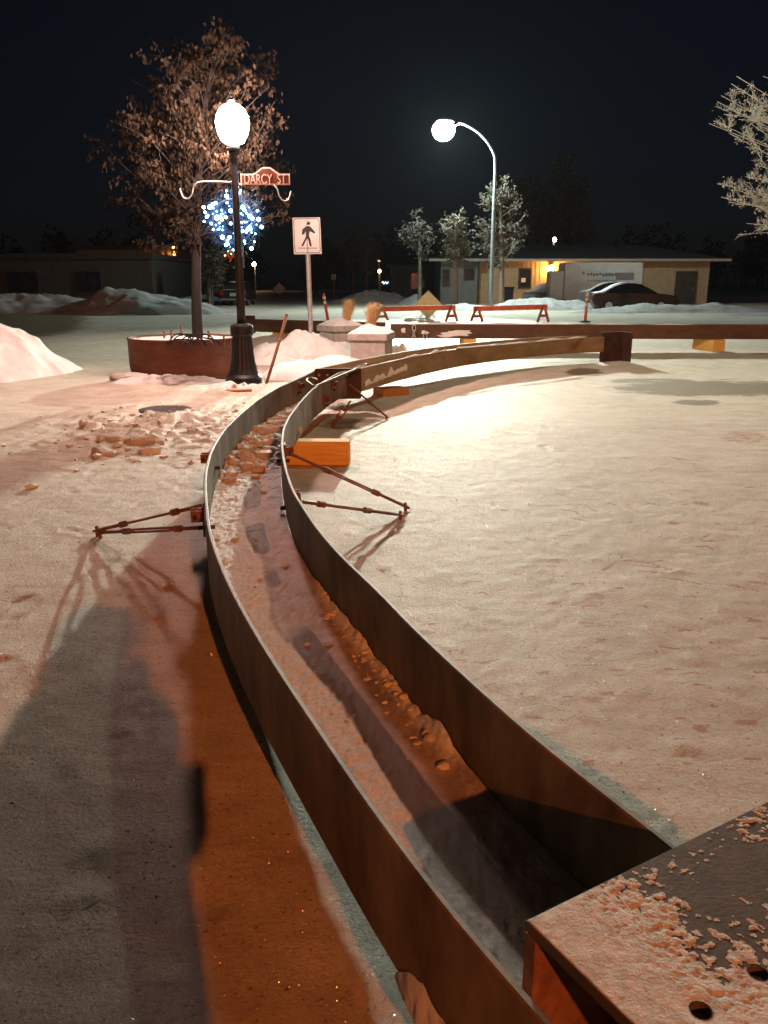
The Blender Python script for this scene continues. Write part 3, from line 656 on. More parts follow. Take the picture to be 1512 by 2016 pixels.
# long straight beams behind
def beam(name, label, a, b_, z0, z1, w=.3, group=None):
    a, b_ = Vector(a), Vector(b_); d = (b_ - a); l = d.length; ang = math.atan2(d.y, d.x); mid_ = (a + b_) / 2
    t = thing(name, label, 'steel beam', (mid_.x, mid_.y, 0), group)
    n = Vector((-math.sin(ang), math.cos(ang), 0))
    part('front_plate', M['beam'], t, lambda m: m.box(mid_ + Vector((0, 0, (z0+z1)/2)), (l, .025, z1 - z0), ang), bevel=.004)
    part('back_plate', M['beam'], t, lambda m: m.box(mid_ + n*w + Vector((0, 0, (z0+z1)/2)), (l, .025, z1 - z0), ang), bevel=.004)
    part('floor_plate', M['snow_dirty'], t, lambda m: m.box(mid_ + n*w/2 + Vector((0, 0, z0 + .2)), (l, w - .03, .02), ang))
    return t
b1 = beam('straight_steel_beam', 'long dark brown straight steel beam raised on blocks across the right half', (0.15, 19.75, 0), (13.5, 19.25, 0), .28, .60, group='straight beams across the square')
b2 = beam('straight_steel_beam', 'shorter brown steel beam on a yellow timber left of the concrete planters', (-3.72, 22.4, 0), (-0.1, 20.5, 0), .29, .60, group='straight beams across the square')
part('end_plate', M['dark_steel'], b2, lambda m: m.box((-3.62, 22.45, .47), (.46, .05, .46), -.2), bevel=.02)
# frost smears on the beam
def frost_patch(px0, px1, py0, py1, seed):
    pts = []
    n = 22
    for k in range(n):
        a = 2*math.pi*k/n; r = .72 + .5*mnoise.noise(Vector((math.cos(a)*2, math.sin(a)*2, seed*4.3)))
        pts.append(((px0+px1)/2 + (px1-px0)/2*r*math.cos(a), (py0+py1)/2 + (py1-py0)/2*r*math.sin(a)))
    m = MB(); q = []
    for x, y in pts:
        p = at(x, y, 19.6); yy = 19.75 + (p.x - .15)*(-.5/13.35) - .0135; p = at(x, y, yy); q.append((p.x, p.z))
    m.prism(q, (0, 0, 0), (1, 0, 0), (0, 0, 1), .0); 
    m = MB(); k = len(q); vs = [(x, 19.75 + (x - .15)*(-.5/13.35) - .0145, z) for x, z in q]; cx = sum(v[0] for v in vs)/k; cz = sum(v[2] for v in vs)/k
    vs2 = [(cx + (x-cx)*.6, y - .012, cz + (z-cz)*.6) for x, y, z in vs]
    m.add(vs + vs2, [(i, (i+1) % k, k+(i+1) % k, k+i) for i in range(k)] + [tuple(range(k, 2*k))])
    return m
for i, (a, b_, c_, d2, lb) in enumerate([(858, 946, 648, 663, 'largest snow smear on the front of the long dark beam'), (826, 846, 650, 659, 'small oval snow smear right of the chain on the long beam'), (788, 800, 644, 657, 'narrow snow smear left of the chain on the long beam'), (858, 900, 658, 665, 'thin snow smear along the lower edge of the long beam')]):
    o = frost_patch(a, b_, c_, d2, i + 1).build('snow_smear', M['snow'], smooth=True); tag(o, lb, 'snow smear', 'snow smears on the long beam')
# snow caps
def cap(label, a, b_, w, z, seed, hgt=.03):
    a, b_ = Vector(a), Vector(b_); n = 40; vs = []; d = (b_-a).normalized(); nr = Vector((-d.y, d.x, 0)); mb = MB()
    for i in range(n):
        t = i/(n-1); k = max(0.0, .25 + 1.1*mnoise.noise(Vector((t*7, seed, .3)))); p = a.lerp(b_, t)
        ww = w * min(1, .35 + k)
        for f_, hh_ in ((-.5, 0), (-.3, .8), (0, 1), (.3, .8), (.5, 0)): vs.append(p + nr*f_*ww + Vector((0, 0, z + hgt*k*hh_)))
    mb.add(vs, [(i*5+j, i*5+j+1, (i+1)*5+j+1, (i+1)*5+j) for i in range(n-1) for j in range(4)])
    tag(mb.build('snow_layer', M['snow'], smooth=True), label, 'snow cap')
cap('patchy strip of snow along the top of the long dark beam', (.6, 19.73, 0), (7.5, 19.48, 0), .05, .602, 3, .05)
for i, (p, q) in enumerate([(12, 30), (34, 66)]):
    a = fp[p]; b_ = fp[q]; cap(['snow ridge on top of the far channel length near its flange', 'thin snow ridge on top of the far channel length near its end plate'][i], (a[0]-.0, a[1]+.02, 0), (b_[0]-.0, b_[1]+.02, 0), .05, .501, 9+i, .05)

# timber blocks
def block(label, c, d, rz, mat='timber', group='timber blocks under the steel'):
    t = MB(); t.box((0, 0, d[2]/2), d, rz)
    o = t.build('timber_block', M[mat], bevel=.006); o.location = c
    return tag(o, label, 'timber block', group)
block('bright yellow timber block propping the inside of the curved channel', (-0.62, 7.2, 0), (.64, .16, .21), -.03)
block('brown timber block lying under the channel just right of the flange', (0.10, 11.7, 0), (.42, .3, .12), .5, 'timber_brown')
block('yellow timber lying under the left straight beam', (-2.45, 22.1, 0), (.85, .35, .28), -.35)
block('small pale timber block under the long beam, nearer the planters', (1.98, 19.9, 0), (.3, .55, .27), .1)
block('pale timber block under the right end of the long beam', (7.6, 19.75, 0), (.34, .7, .27), .35)
block('flat brown board lying in the snow at the lamp post foot', (-2.05, 11.75, .03), (.36, .2, .06), .1, 'timber_brown')
# pale offcut boards in snow by the channel foot

# ------------------------------------------------------------------ turnbuckle braces
def turnbuckle(label, A, B, t0=.25, t1=.72, loop=True, group='turnbuckle braces of the channel'):
    A, B = Vector(A), Vector(B); d = (B - A).normalized(); s = d.cross(Vector((0, 0, 1))).normalized()
    if abs(d.z) > .95: s = Vector((1, 0, 0))
    lp = lambda t: A.lerp(B, t); root = thing('turnbuckle_brace', label, 'turnbuckle', A, group)
    part('threaded_rod', M['rust_iron'], root, lambda m: m.tube([A, lp(t0 + .02)], .011, 8))
    part('threaded_rod', M['rust_iron'], root, lambda m: m.tube([lp(t1 - .02), lp(.93)], .011, 8))
    def body(m):
        w = .042
        for sg in (-1, 1):
            m.tube([lp(t0) + s*.012*sg, lp(t0+.03) + s*w*sg, lp(t1-.03) + s*w*sg, lp(t1) + s*.012*sg], .0075, 8)
        m.tube([lp(t0) - d*.025, lp(t0) + d*.03], .02, 10); m.tube([lp(t1) - d*.03, lp(t1) + d*.025], .02, 10)
    part('turnbuckle_body', M['rust_iron'], root, body)
    def eye(m):
        c = B - d*.05; pts = []
        for k in range(17):
            a = 2*math.pi*k/16; pts.append(c + d*(.06*math.cos(a)) + s*(.024*math.sin(a)) )
        m.tube(pts, .008, 8); m.tube([B - d*.02 - Vector((0,0,.05)), B - d*.02 + Vector((0, 0, .03))], .011, 8)
    part('eye', M['rust_iron'], root, eye)
    return root
def wallpt(path, y, z, off): p, d = near_on(path, y); nr = np.array((-d[1], d[0])) * (1 if path is CL else -1); q = p + nr*(.018 + off); return Vector((q[0], q[1], z + .15))
gl = P(188, 1045, .03)
turnbuckle('upper turnbuckle rod running from the left side of the channel down to the snow', P(408, 993, .42), gl)
turnbuckle('lower turnbuckle rod beside it on the left, close to the snow', P(411, 1038, .25), gl + Vector((.03, -.04, 0)))
turnbuckle('longer turnbuckle rod slanting from the yellow timber block down to the snow', P(572, 893, .44), P(803, 999, .025), .3, .72)
turnbuckle('short low turnbuckle rod below the slanting one, right of the channel', P(597, 988, .30), P(792, 1014, .03), .16, .62)
turnbuckle('thin turnbuckle rod reaching right from the flange to the snow', P(688, 757, .42), P(763, 822, .02), .2, .55)
turnbuckle('bright stubby turnbuckle hanging down beside the flange bracket', P(690, 790, .27), P(655, 838, .03), .3, .7)
def hookrod():
    A, B = P(622, 760, .50), P(700, 727, .55); root = thing('tie_rod', 'rusty tie rod with ring end lying across the channel top at the flange', 'tie rod', A)
    part('rod', M['rust_iron'], root, lambda m: m.tube([A, A.lerp(B, .5), B], .014, 8))
    c = B + Vector((.05, .12, .02))
    part('ring', M['galv'], root, lambda m: m.tube([c + Vector((.075*math.cos(a*math.pi/8), .14*math.sin(a*math.pi/8), .03*math.cos(a*math.pi/8))) for a in range(17)], .009, 8))
    part('hook', M['rust_iron'], root, lambda m: m.tube(catmull([A, A + Vector((-.05, .1, .0)), A + Vector((-.13, .35, .02)), A + Vector((-.09, .5, .03)), A + Vector((0, .25, .03))], 5), .012, 8))
hookrod()
def chain(px, py, n, label):
    p = at(px, py, 19.55); root = thing('shackle_chain', label, 'chain', p, 'chains hanging on the long beam')
    for k in range(n):
        c = p - Vector((0, 0, .115*k)); v = Vector((1, 0, 0)) if k % 2 == 0 else Vector((.5, .6, 0))
        part('link', M['galv'], root, lambda m: m.tube([c + v*.04*math.sin(a*math.pi/8) + Vector((0, 0, .075*math.cos(a*math.pi/8))) for a in range(17)], .011, 6))
chain(815, 646, 3, 'short chain of three links hanging on the long dark beam'); chain(837, 661, 1, 'single shackle hanging below the edge of the long dark beam')

# ------------------------------------------------------------------ lamp post
LP = P(481, 762); LP.z = 0
lamp = thing('lamp_post', 'black ornamental lamp post with fluted base and glowing white globe', 'street lamp', LP)
lx, ly = LP.x, LP.y
part('base', M['black_iron'], lamp, lambda m: m.lathe([(.3,0),(.3,.07),(.285,.09),(.27,.13),(.275,.16),(.235,.2),(.205,.27),(.18,.38),(.165,.52),(.152,.66),(.146,.76),(.15,.765),(.172,.79),(.172,.9),(.16,.925),(.1,.95)], (lx, ly, 0), 36, .05, (.26, .77)), smooth=False)
part('pole', M['black_iron'], lamp, lambda m: m.lathe([(.066, .94), (.064, 1.2), (.05, 3.1), (.05, 3.28), (.07, 3.29), (.07, 3.33), (.045, 3.36)], (lx, ly, 0), 20), smooth=True)
GZ = 3.70
GR, GHH = .23, .26
area = 4*math.pi*GR*GHH
glm, glnt, glb = new_mat('lit_warm_globe')
glb.inputs['Emission Color'].default_value = (1.0, 0.65, 0.55, 1); glb.inputs['Emission Strength'].default_value = PW_WARM/(math.pi*area)
part('globe', glm, lamp, lambda m: m.lathe([(.09, -.27), (.15, -.235), (.205, -.14), (.235, 0), (.22, .1), (.17, .19), (.1, .245), (.03, .265)], (lx, ly, GZ), 28), smooth=True)
part('globe_collar', M['black_iron'], lamp, lambda m: m.lathe([(.06, 3.34), (.1, 3.37), (.1, 3.395), (.05, 3.40)], (lx, ly, 0), 20))
part('finial', M['black_iron'], lamp, lambda m: m.lathe([(.035, 3.964), (.05, 4.0), (.02, 4.03), (.025, 4.05), (.003, 4.09)], (lx, ly, 0), 12))
for sgn in (-1, 1):
    z0 = 2.93 - (0.03 if sgn > 0 else 0)
    part('hanger_arm', M['galv'], lamp, lambda m: m.tube(catmull([(lx + sgn*.05, ly, z0), (lx + sgn*.3, ly, z0 + .01), (lx + sgn*.52, ly, z0), (lx + sgn*.6, ly, z0 - .06), (lx + sgn*.63, ly, z0 - .16), (lx + sgn*.69, ly, z0 - .22), (lx + sgn*.76, ly, z0 - .2), (lx + sgn*.80, ly, z0 - .09)], 5), .011, 8))
part('banner_strap', M['galv'], lamp, lambda m: (m.tube([(lx - .06, ly + .02, 2.95), (lx + .02, ly + .02, 1.75)], .008, 6), m.tube([(lx + .085, ly + .02, 2.9), (lx + .07, ly + .02, 1.75)], .006, 6)))
# street name sign
SY = ly - .075
def spx(px, py): p = at(px, py, SY); return (p.x, p.z)
sg = thing('street_name_sign', 'brown street name sign with arched top reading DARCY ST', 'street sign', (spx(524, 365)[0], SY, spx(524, 365)[1]))
x0, zb_ = spx(474, 364); x1, zt_ = spx(570.5, 342); zpk = spx(520, 329)[1]
def sign_outline(inset):
    a, b_ = x0 + inset, x1 - inset; pts = [(a, zb_ + inset), (b_, zb_ + inset), (b_, zt_ - inset)]
    wd = b_ - a
    for k in range(17):
        t = k/16; e = .5 - .5*math.cos(2*math.pi*t); pts.append((b_ - wd*.16 - wd*.62*t, zt_ - inset + (zpk - zt_)*min(1, e*1.15)))
    pts.append((a, zt_ - inset)); return pts
part('border', M['sign_letter'], sg, lambda m: m.prism(sign_outline(0), (0, SY, 0), (1, 0, 0), (0, 0, 1), -.006))
part('face', M['sign_brown'], sg, lambda m: m.prism(sign_outline(.02), (0, SY - .0025, 0), (1, 0, 0), (0, 0, 1), -.006))
def text(name, body, mat, parent, loc, size, sx=1.0, rot=(math.pi/2, 0, 0), ext=.002):
    cu = bpy.data.curves.new(name, 'FONT'); cu.body = body; cu.size = size; cu.extrude = ext; cu.align_x = 'CENTER'; cu.align_y = 'CENTER'
    cu.materials.append(mat); o = bpy.data.objects.new(name, cu); COL.objects.link(o); o.rotation_euler = rot; o.scale = (sx, 1, 1)
    o.location = loc; bpy.context.view_layer.update()
    me = bpy.data.meshes.new_from_object(o.evaluated_get(bpy.context.evaluated_depsgraph_get())); me.transform(o.matrix_world); me.transform(Matrix.Translation(-parent.location))
    bpy.data.objects.remove(o); o = bpy.data.objects.new(name, me); COL.objects.link(o); o.parent = parent; return o
cx_, cz_ = spx(521.5, 353.5)
text('lettering', 'DARCY  ST', M['sign_letter'], sg, (cx_, SY - .005, cz_), .185, .66)
# wreath
WC = at(459, 436, ly + .17)
wr = thing('lit_wreath', 'round tinsel wreath with glowing blue white bulbs hanging on the lamp post', 'wreath', WC)
def tinsel(m):
    r = random.Random(5)
    m.tube([WC + Vector((.3*math.cos(a*math.pi/16), 0, .3*math.sin(a*math.pi/16))) for a in range(33)], .02, 6)
    for i in range(2600):
        a = r.uniform(0, 2*math.pi); rr = .3 + r.gauss(0, .075); p = WC + Vector((rr*math.cos(a), r.gauss(0, .06), rr*math.sin(a)))
        d = Vector((math.cos(a)*(1 if rr > .3 else -.7), r.gauss(0, .7), math.sin(a)*(1 if rr > .3 else -.7))).normalized() + Vector((r.gauss(0,.4), r.gauss(0,.4), r.gauss(0,.4)))
        d = d.normalized()*r.uniform(.05, .11); sd = d.cross(Vector((r.random(), r.random(), r.random()))).normalized()*.004
        m.add([p - sd, p + sd, p + d], [(0, 1, 2)])
part('tinsel', M['tinsel'], wr, tinsel)
M['bulb'] = emat('blue_white_bulb', (.28, .58, 1.0), 26)
M['bulb_green'] = emat('green_bulb', (.1, .8, .4), 3); M['bulb_red'] = emat('warm_bulb', (1, .35, .15), 6)
BP = [(446,376),(446,386),(425,400),(447,399),(413,408),(401,408),(404,418),(436,414),(454,415),(407,427),(402,436),(426,429),(437,432),(445,428),(432,439),(427,430),(454,440),(431,451),(438,467),(452,467),(448,474),(474,375),(478,407),(482,414),(486,420),(492,426),(497,430),(507,415),(476,438),(491,448),(478,455),(485,457),(488,451),(515,447),(481,475),(501,476),(495,489),(480,411),(494,452),(428,427),(419,402),(416,440),(503,460),(470,380),(462,382),(420,452),(509,432),(445,482)]
for i, (x, y) in enumerate(BP):
    p = at(x, y, ly + .12 + .06*((i*7) % 5)/4 - .03); part('bulb', M['bulb'], wr, lambda m: m.blob(p, (.014 + .018*((i*5) % 7)/6), i, 1, 0), smooth=True)
M['bulb_blue'] = emat('deep_blue_bulb', (.12, .38, 1.0), 14)
rw = random.Random(9)
for i in range(44):
    a = rw.uniform(0, 6.283); q = 52*math.sqrt(rw.uniform(.12, 1)); p = at(459 + q*math.cos(a), 435 + q*math.sin(a), ly + rw.uniform(.1, .22))
    part('bulb', M['bulb_blue'], wr, lambda m: m.blob(p, rw.uniform(.009, .017), i, 1, 0), smooth=True)
for i, (x, y, mm) in enumerate([(449,495,'bulb_green'),(455,500,'bulb_green'),(459,492,'bulb'),(443,503,'bulb_red')]):
    p = at(x, y, ly + .1); part('bulb', M[mm], wr, lambda m: m.blob(p, .014, i, 1, 0), smooth=True)
part('bow', M['ribbon'], wr, lambda m: [m.tube(catmull([at(462, 498, ly+.12), at(462 + sx*7, 494, ly+.1), at(462 + sx*14, 500, ly+.12), at(462 + sx*8, 508, ly+.13), at(462, 500, ly+.12)], 4), .018, 6) for sx in (-1, 1)] + [m.tube([at(460, 500, ly+.12), at(452, 516, ly+.13)], .015, 6), m.tube([at(463, 500, ly+.12), at(468, 516, ly+.13)], .015, 6)], smooth=True)

# wooden stake leaning by the lamp
A = P(520, 771); B = at(564, 621, 12.95)
tag(part('wooden_stake', M['stake'], None, lambda m: (m.tube([A, A.lerp(B, .5) + Vector((.005, 0, 0)), B], [.021, .023, .025], 12), m.blob(B, .026, 2, 2, .05)), smooth=True), 'long reddish wooden handle stuck upright in the snow beside the lamp post', 'wooden handle')

# ------------------------------------------------------------------ round planter with tree
PC = Vector((P(366, 752).x * 14.25/13.4, 14.25, 0)); PR = .90
pl = thing('round_planter', 'wide round rust brown steel planter filled with snow, left of the lamp post', 'planter', PC)
part('shell', M['planter_rust'], pl, lambda m: m.lathe([(PR - .06, 0), (PR - .02, .06), (PR, .2), (PR + .005, .62), (PR + .018, .64), (PR + .018, .66), (PR - .03, .66), (PR - .035, .5)], PC, 72), smooth=True).data
def psnow(m):
    n = 26; vs = []; fs = []
    for i in range(n + 1):
        r = (PR - .036) * i / n
        for k in range(48):
            a = 2*math.pi*k/48; x = r*math.cos(a); y = r*math.sin(a)
            z = .60 + .05*(1 - (r/PR)**2) + .05*mnoise.fractal(Vector((x*4, y*4, 2)), 1, 2, 4)
            if i == n: z = .63 + .02*mnoise.noise(Vector((x*5, y*5, 4)))
            vs.append((PC.x + x, PC.y + y, z))
    for i in range(n):
        for k in range(48): fs.append((i*48+k, i*48+(k+1) % 48, (i+1)*48+(k+1) % 48, (i+1)*48+k))
    m.add(vs, fs)
tag(part('planter_snow', M['snow'], None, psnow, smooth=True), 'layer of snow filling the round rusty planter', 'snow')
for i, (x, y, hh_) in enumerate([(323, 668, .14), (337, 668, .16), (357, 665, .2), (410, 668, .14), (440, 672, .1)]):
    p = P(x, y, .64); tag(part('rebar_stub', M['rust_iron'], None, lambda m: m.tube([p - Vector((0,0,.12)), p + Vector((.01, 0, hh_))], .018, 8)), ['shortest leftmost metal stub in the snow of the round planter', 'thicker stub second from left in the round planter', 'tallest stub left of the tree trunk in the planter', 'stub right of the tree trunk in the planter', 'low stub at the right rim of the planter'][i], 'metal stub', 'metal stubs standing in the planter snow')
def coil(m):
    r = random.Random(4)
    for k in range(9):
        c0 = P(348 + k*7, 678, .63); w = r.uniform(.16, .3); hgt = r.uniform(.05, .16)
        m.tube(catmull([c0 + Vector((-w, .1, -.01)), c0 + Vector((-w*.6, .08 + r.uniform(-.1, .1), hgt*.8)), c0 + Vector((0, r.uniform(-.1, .15), hgt)), c0 + Vector((w*.7, r.uniform(-.05, .1), hgt*.7)), c0 + Vector((w, .02, -.01))], 6), .012, 6)
tag(part('cable_coil', M['cable'], None, coil), 'tangled coil of black cable lying at the tree trunk in the planter', 'cable coil')
def rockpile(m): m.blob(P(258, 745, .05), .3, 4, 3, .3, (1.1, .7, .35))
tag(part('snow_clod', M['snow_dirty'], None, rockpile, smooth=True), 'flat dirty snow clod against the left foot of the round planter', 'snow clod')

# ------------------------------------------------------------------ trees
def leaf(m, p, r, size, droop=.6):
    d = Vector((r.gauss(0, 1), r.gauss(0, 1), r.gauss(-droop, .7))).normalized()*size*r.uniform(.6, 1.25)
    sd = d.cross(Vector((r.gauss(0, 1), r.gauss(0, 1), r.gauss(0, 1)))).normalized()*size*r.uniform(.22, .42)
    n = d.cross(sd).normalized()*size*r.uniform(-.2, .2)
    m.add([p, p + d*.45 + sd + n, p + d, p + d*.5 - sd + n], [(0, 1, 2), (0, 2, 3)])
def make_tree(root, base, trunk_pts, trunk_r, tips, r, bark, leafm, leaf_n, leaf_size, spread, twig_n=10, twig_r=.006, droop=.6, spiky=0.0, sides=6, bow=.12, names=('trunk', 'crown')):
    tm = MB(); tw = MB(); cm = MB()
    tp = catmull(trunk_pts, 6); n = len(tp); tm.tube(tp, [trunk_r*(1 - .72*i/(n-1)) for i in range(n)], 10)
    for tip in tips:
        tip = Vector(tip)
        j = min(range(n//3 if n > 8 else 0, n), key=lambda q: (tp[q] - tip).length*.6 + abs((tip.z - (tip - tp[q]).to_2d().length*.75) - tp[q].z))
        a = tp[j]; md = a.lerp(tip, .5) + Vector((r.gauss(0, bow), r.gauss(0, bow), r.gauss(.05, bow)))*(tip-a).length*.5
        pth = catmull([a, md, tip], 6); r0 = trunk_r*(.22 if not spiky else .16)*(1 - .5*j/n)
        tm.tube(pth, [max(twig_r*1.1, r0*(1 - .88*i/(len(pth)-1))) for i in range(len(pth))], 5)
        for k in range(twig_n):
            t = r.uniform(.35, 1.0); s0 = pth[min(len(pth)-1, int(t*(len(pth)-1)))]
            dv = ((tip-a).normalized()*.7 + Vector((r.gauss(0, 1), r.gauss(0, 1), r.gauss(.15 + spiky, .8)))).normalized()*spread*r.uniform(.45, 1.2)
            e = s0 + dv; mdl = s0.lerp(e, .5) + Vector((r.gauss(0, .1), r.gauss(0, .1), r.gauss(.06, .1)))*spread
            tw.tube([s0, mdl, e], [twig_r*1.2, twig_r, twig_r*.55], 3, False)
            if spiky:
                for q in range(8):
                    f_ = s0.lerp(e, r.uniform(.3, 1)); tw.tube([f_, f_ + (dv.normalized()*.5 + Vector((r.gauss(0, .7), r.gauss(0, .7), r.gauss(spiky, .6)))).normalized()*spread*r.uniform(.15, .42)], [twig_r*.7, twig_r*.35], 3, False)
            for q in range(leaf_n):
                f_ = mdl.lerp(e, r.uniform(-.5, 1.1)) + Vector((r.gauss(0, 1), r.gauss(0, 1), r.gauss(0, 1)))*spread*.13
                leaf(cm, f_, r, leaf_size, droop)
    tm.add(tw.v, tw.f); tm.build(names[0], bark, root, smooth=True)
    if cm.v: cm.build(names[1], leafm, root)
r = random.Random(21)
tree = thing('planter_tree', 'slim tree with dry brown leaves growing from the round planter behind the lamp', 'tree', (PC.x + .1, PC.y, .6))
tps = []
outline = [(450,60,9),(430,95,12),(400,120,16),(470,110,10),(350,110,10),(320,95,5),(380,170,22),(300,170,12),(450,170,18),(520,165,12),(560,160,6),(330,210,22),(260,220,14),(215,200,7),(190,255,7),(250,270,18),(320,280,24),(400,250,22),(480,240,18),(540,230,12),(230,320,12),(290,340,20),(360,340,22),(440,320,20),(520,310,14),(560,330,8),(240,385,9),(300,400,14),(360,400,14),(540,400,9),(500,380,12),(320,440,7),(280,430,6),(545,450,5),(520,430,8),(345,465,4)]
for x, y, n_ in outline:
    for k in range(max(1, n_//4)): tps.append(at(x + r.gauss(0, 16), y + r.gauss(0, 14), 14.25 + r.gauss(0, .65)))
tb = at(389, 664, 14.3)
make_tree(tree, tb, [(tb.x, 14.3, .5), at(386, 560, 14.3), at(388, 430, 14.3), at(392, 330, 14.3), at(405, 200, 14.3), at(430, 90, 14.3)], .095, tps, r, M['bark_low'], M['leaf_dry'], 12, .085, .34, 7, .003, 2.4)

r = random.Random(33)
ft = thing('frosted_tree', 'tree at the right edge with frosted twigs and a few yellow leaves lit white', 'tree', (11.6, 17.2, 0))
ftt = []
for x, y in [(1396,243),(1405,238),(1412,200),(1420,188),(1440,165),(1450,150),(1462,178),(1470,200),(1502,150),(1512,165),(1455,235),(1435,262),(1470,255),(1490,225),(1425,225),(1480,245),(1500,250),(1412,362),(1420,388),(1445,372),(1470,348),(1490,325),(1508,308),(1435,398),(1452,462),(1470,440),(1490,452),(1480,400),(1500,385),(1505,350),(1462,385)]:
    ftt.append(at(x, y, 17.0 + r.gauss(0, .4)))
for x, y in [(1540,215),(1550,390),(1580,160),(1600,300),(1640,90),(1700,200),(1620,420)]: ftt.append(at(x, y, 17.0 + r.gauss(0, .5)))
make_tree(ft, None, [(11.6, 17.2, 0), (11.55, 17.2, 1.6), (11.4, 17.1, 3.0), (11.1, 17.0, 4.4), (10.8, 17, 5.6)], .15, ftt, r, M['frost_bark'], M['leaf_frost'], 3, .05, .27, 32, .0044, .3, spiky=.5, bow=.14)

def street_tree(name, label, D_, trunk_px, base_y, box, ntips, seed, bark, leafm, tr, ln, ls, sp, group=None, tw=8):
    r = random.Random(seed); b0 = at(trunk_px, base_y, D_); t = thing(name, label, 'tree', (b0.x, D_, 0), group)
    x0, y0, x1, y1 = box; cx, cy = (x0+x1)/2, (y0+y1)/2; tips = []
    while len(tips) < ntips:
        u, v = r.uniform(-1, 1), r.uniform(-1, 1)
        if math.hypot(u, v) > 1 or (mnoise.noise(Vector((u*2.2, v*2.2, seed))) < -.22): continue
        w = 1 - .35*max(0, -v)
        tips.append(at(cx + u*w*(x1-x0)/2, cy + v*(y1-y0)/2, D_ + r.gauss(0, .35)*(x1-x0)*D_/FPX*.5))
    top = at(cx, y0 + (y1-y0)*.25, D_)
    make_tree(t, None, [(b0.x, D_, 0), at(trunk_px, y1, D_), at((trunk_px+cx)/2, cy, D_), top], tr, tips, r, bark, leafm, ln, ls, sp, tw, .012, .5)
    return t
street_tree('street_tree', 'small frosted tree with pale leaf clumps before the grey bungalow end', 50, 897, 590, (860, 410, 935, 520), 34, 41, M['bark'], M['leaf_mid'], .17, 4, .2, .55, 'trees along the far pavement')
street_tree('street_tree', 'taller frosted tree directly behind the curved street lamp pole', 52, 988, 592, (928, 352, 1040, 525), 60, 42, M['bark'], M['leaf_mid'], .2, 4, .2, .6, 'trees along the far pavement')
street_tree('street_tree', 'thin bare trunked tree in front of the dark middle house', 52, 826, 585, (790, 400, 850, 510), 16, 43, M['bark_dark'], M['leaf_dark'], .13, 3, .2, .6, 'trees along the far pavement')
street_tree('street_tree', 'dim tree left of the neon window, further up the street', 70, 722, 575, (690, 440, 760, 545), 24, 44, M['bark_dark'], M['leaf_dark'], .16, 3, .25, .7, 'trees along the far pavement')
street_tree('street_tree', 'dim narrow tree beside the distant crossing sign', 74, 695, 573, (668, 450, 712, 540), 14, 45, M['bark_dark'], M['leaf_dark'], .14, 3, .25, .7, 'trees along the far pavement')
street_tree('tall_tree', 'large dark tree behind the bungalow roof, left one with rounded top', 82, 1015, 560, (965, 345, 1075, 520), 60, 46, M['bark_dark'], M['leaf_dark'], .3, 5, .4, 1.2, 'dark trees behind the bungalow')
street_tree('tall_tree', 'tallest dark tree behind the bungalow roof', 84, 1105, 560, (1035, 305, 1175, 520), 80, 47, M['bark_dark'], M['leaf_dark'], .35, 5, .4, 1.3, 'dark trees behind the bungalow')
street_tree('street_tree', 'dim tree leaning over the parked black car, nearest the planter trunk', 48, 411, 592, (392, 495, 446, 560), 18, 48, M['bark_dark'], M['leaf_dark'], .13, 4, .2, .5, 'trees along the left street')
street_tree('street_tree', 'slender dim tree just behind the one over the black car', 56, 417, 588, (400, 480, 450, 556), 18, 49, M['bark_dark'], M['leaf_dark'], .11, 4, .22, .5, 'trees along the left street')
street_tree('street_tree', 'orange lit tree far down the street behind the crossing sign pole', 120, 622, 570, (592, 515, 655, 562), 26, 50, M['bark_dark'], M['leaf_dark'], .25, 4, .45, 1.0)

# far woods as one dark mass beyond the houses
def woods(m):
    r = random.Random(8)
    for i in range(190):
        x = r.uniform(-170, 190); y = r.uniform(150, 215); hh_ = r.uniform(6, 13); w = r.uniform(3, 5)
        m.tube([(x, y, 0), (x, y, hh_*.6)], [.25, .1], 5)
        for k in range(95):
            a = r.uniform(0, 6.28); rr = w*math.sqrt(r.random())*.8; z = hh_*(.3 + .7*r.random()); rr *= 1.15 - z/hh_*.75
            leaf(m, Vector((x + rr*math.cos(a), y + rr*math.sin(a), z)), r, 1.1, .1)
tag(part('far_woods', M['leaf_dark'], None, woods), 'dark distant trees closing the end of the street', 'woods', None, 'stuff')

# ------------------------------------------------------------------ pedestrian sign
PS = Vector((at(610, 668, 17.6).x, 17.6, 0)); 
ps = thing('crossing_sign', 'white pedestrian crossing sign with black walking figure on a galvanised post', 'traffic sign', PS)
p0 = at(613, 670, 17.6); p1 = at(604, 440, 17.6)
part('post', M['galv'], ps, lambda m: m.tube([(p0.x, 17.6, 0), (p1.x, 17.6, p1.z)], .05, 12))
SY2 = 17.54
def sp2(cx, cy):  # crop pixel (4.725 per photo px, origin 340,300)
    p = at(340 + cx/4.725, 300 + cy/4.725, SY2); return (p.x, p.z)
def flat(poly, y, th=-.004): 
    m = MB(); m.prism([sp2(*q) for q in poly], (0, y, 0), (1, 0, 0), (0, 0, 1), th); return m
part('panel', M['sign_white'], ps, lambda m: m.prism([sp2(*q) for q in [(1112, 606), (1370, 604), (1386, 944), (1126, 948)]], (0, SY2 + .012, 0), (1, 0, 0), (0, 0, 1), -.01), bevel=.004)
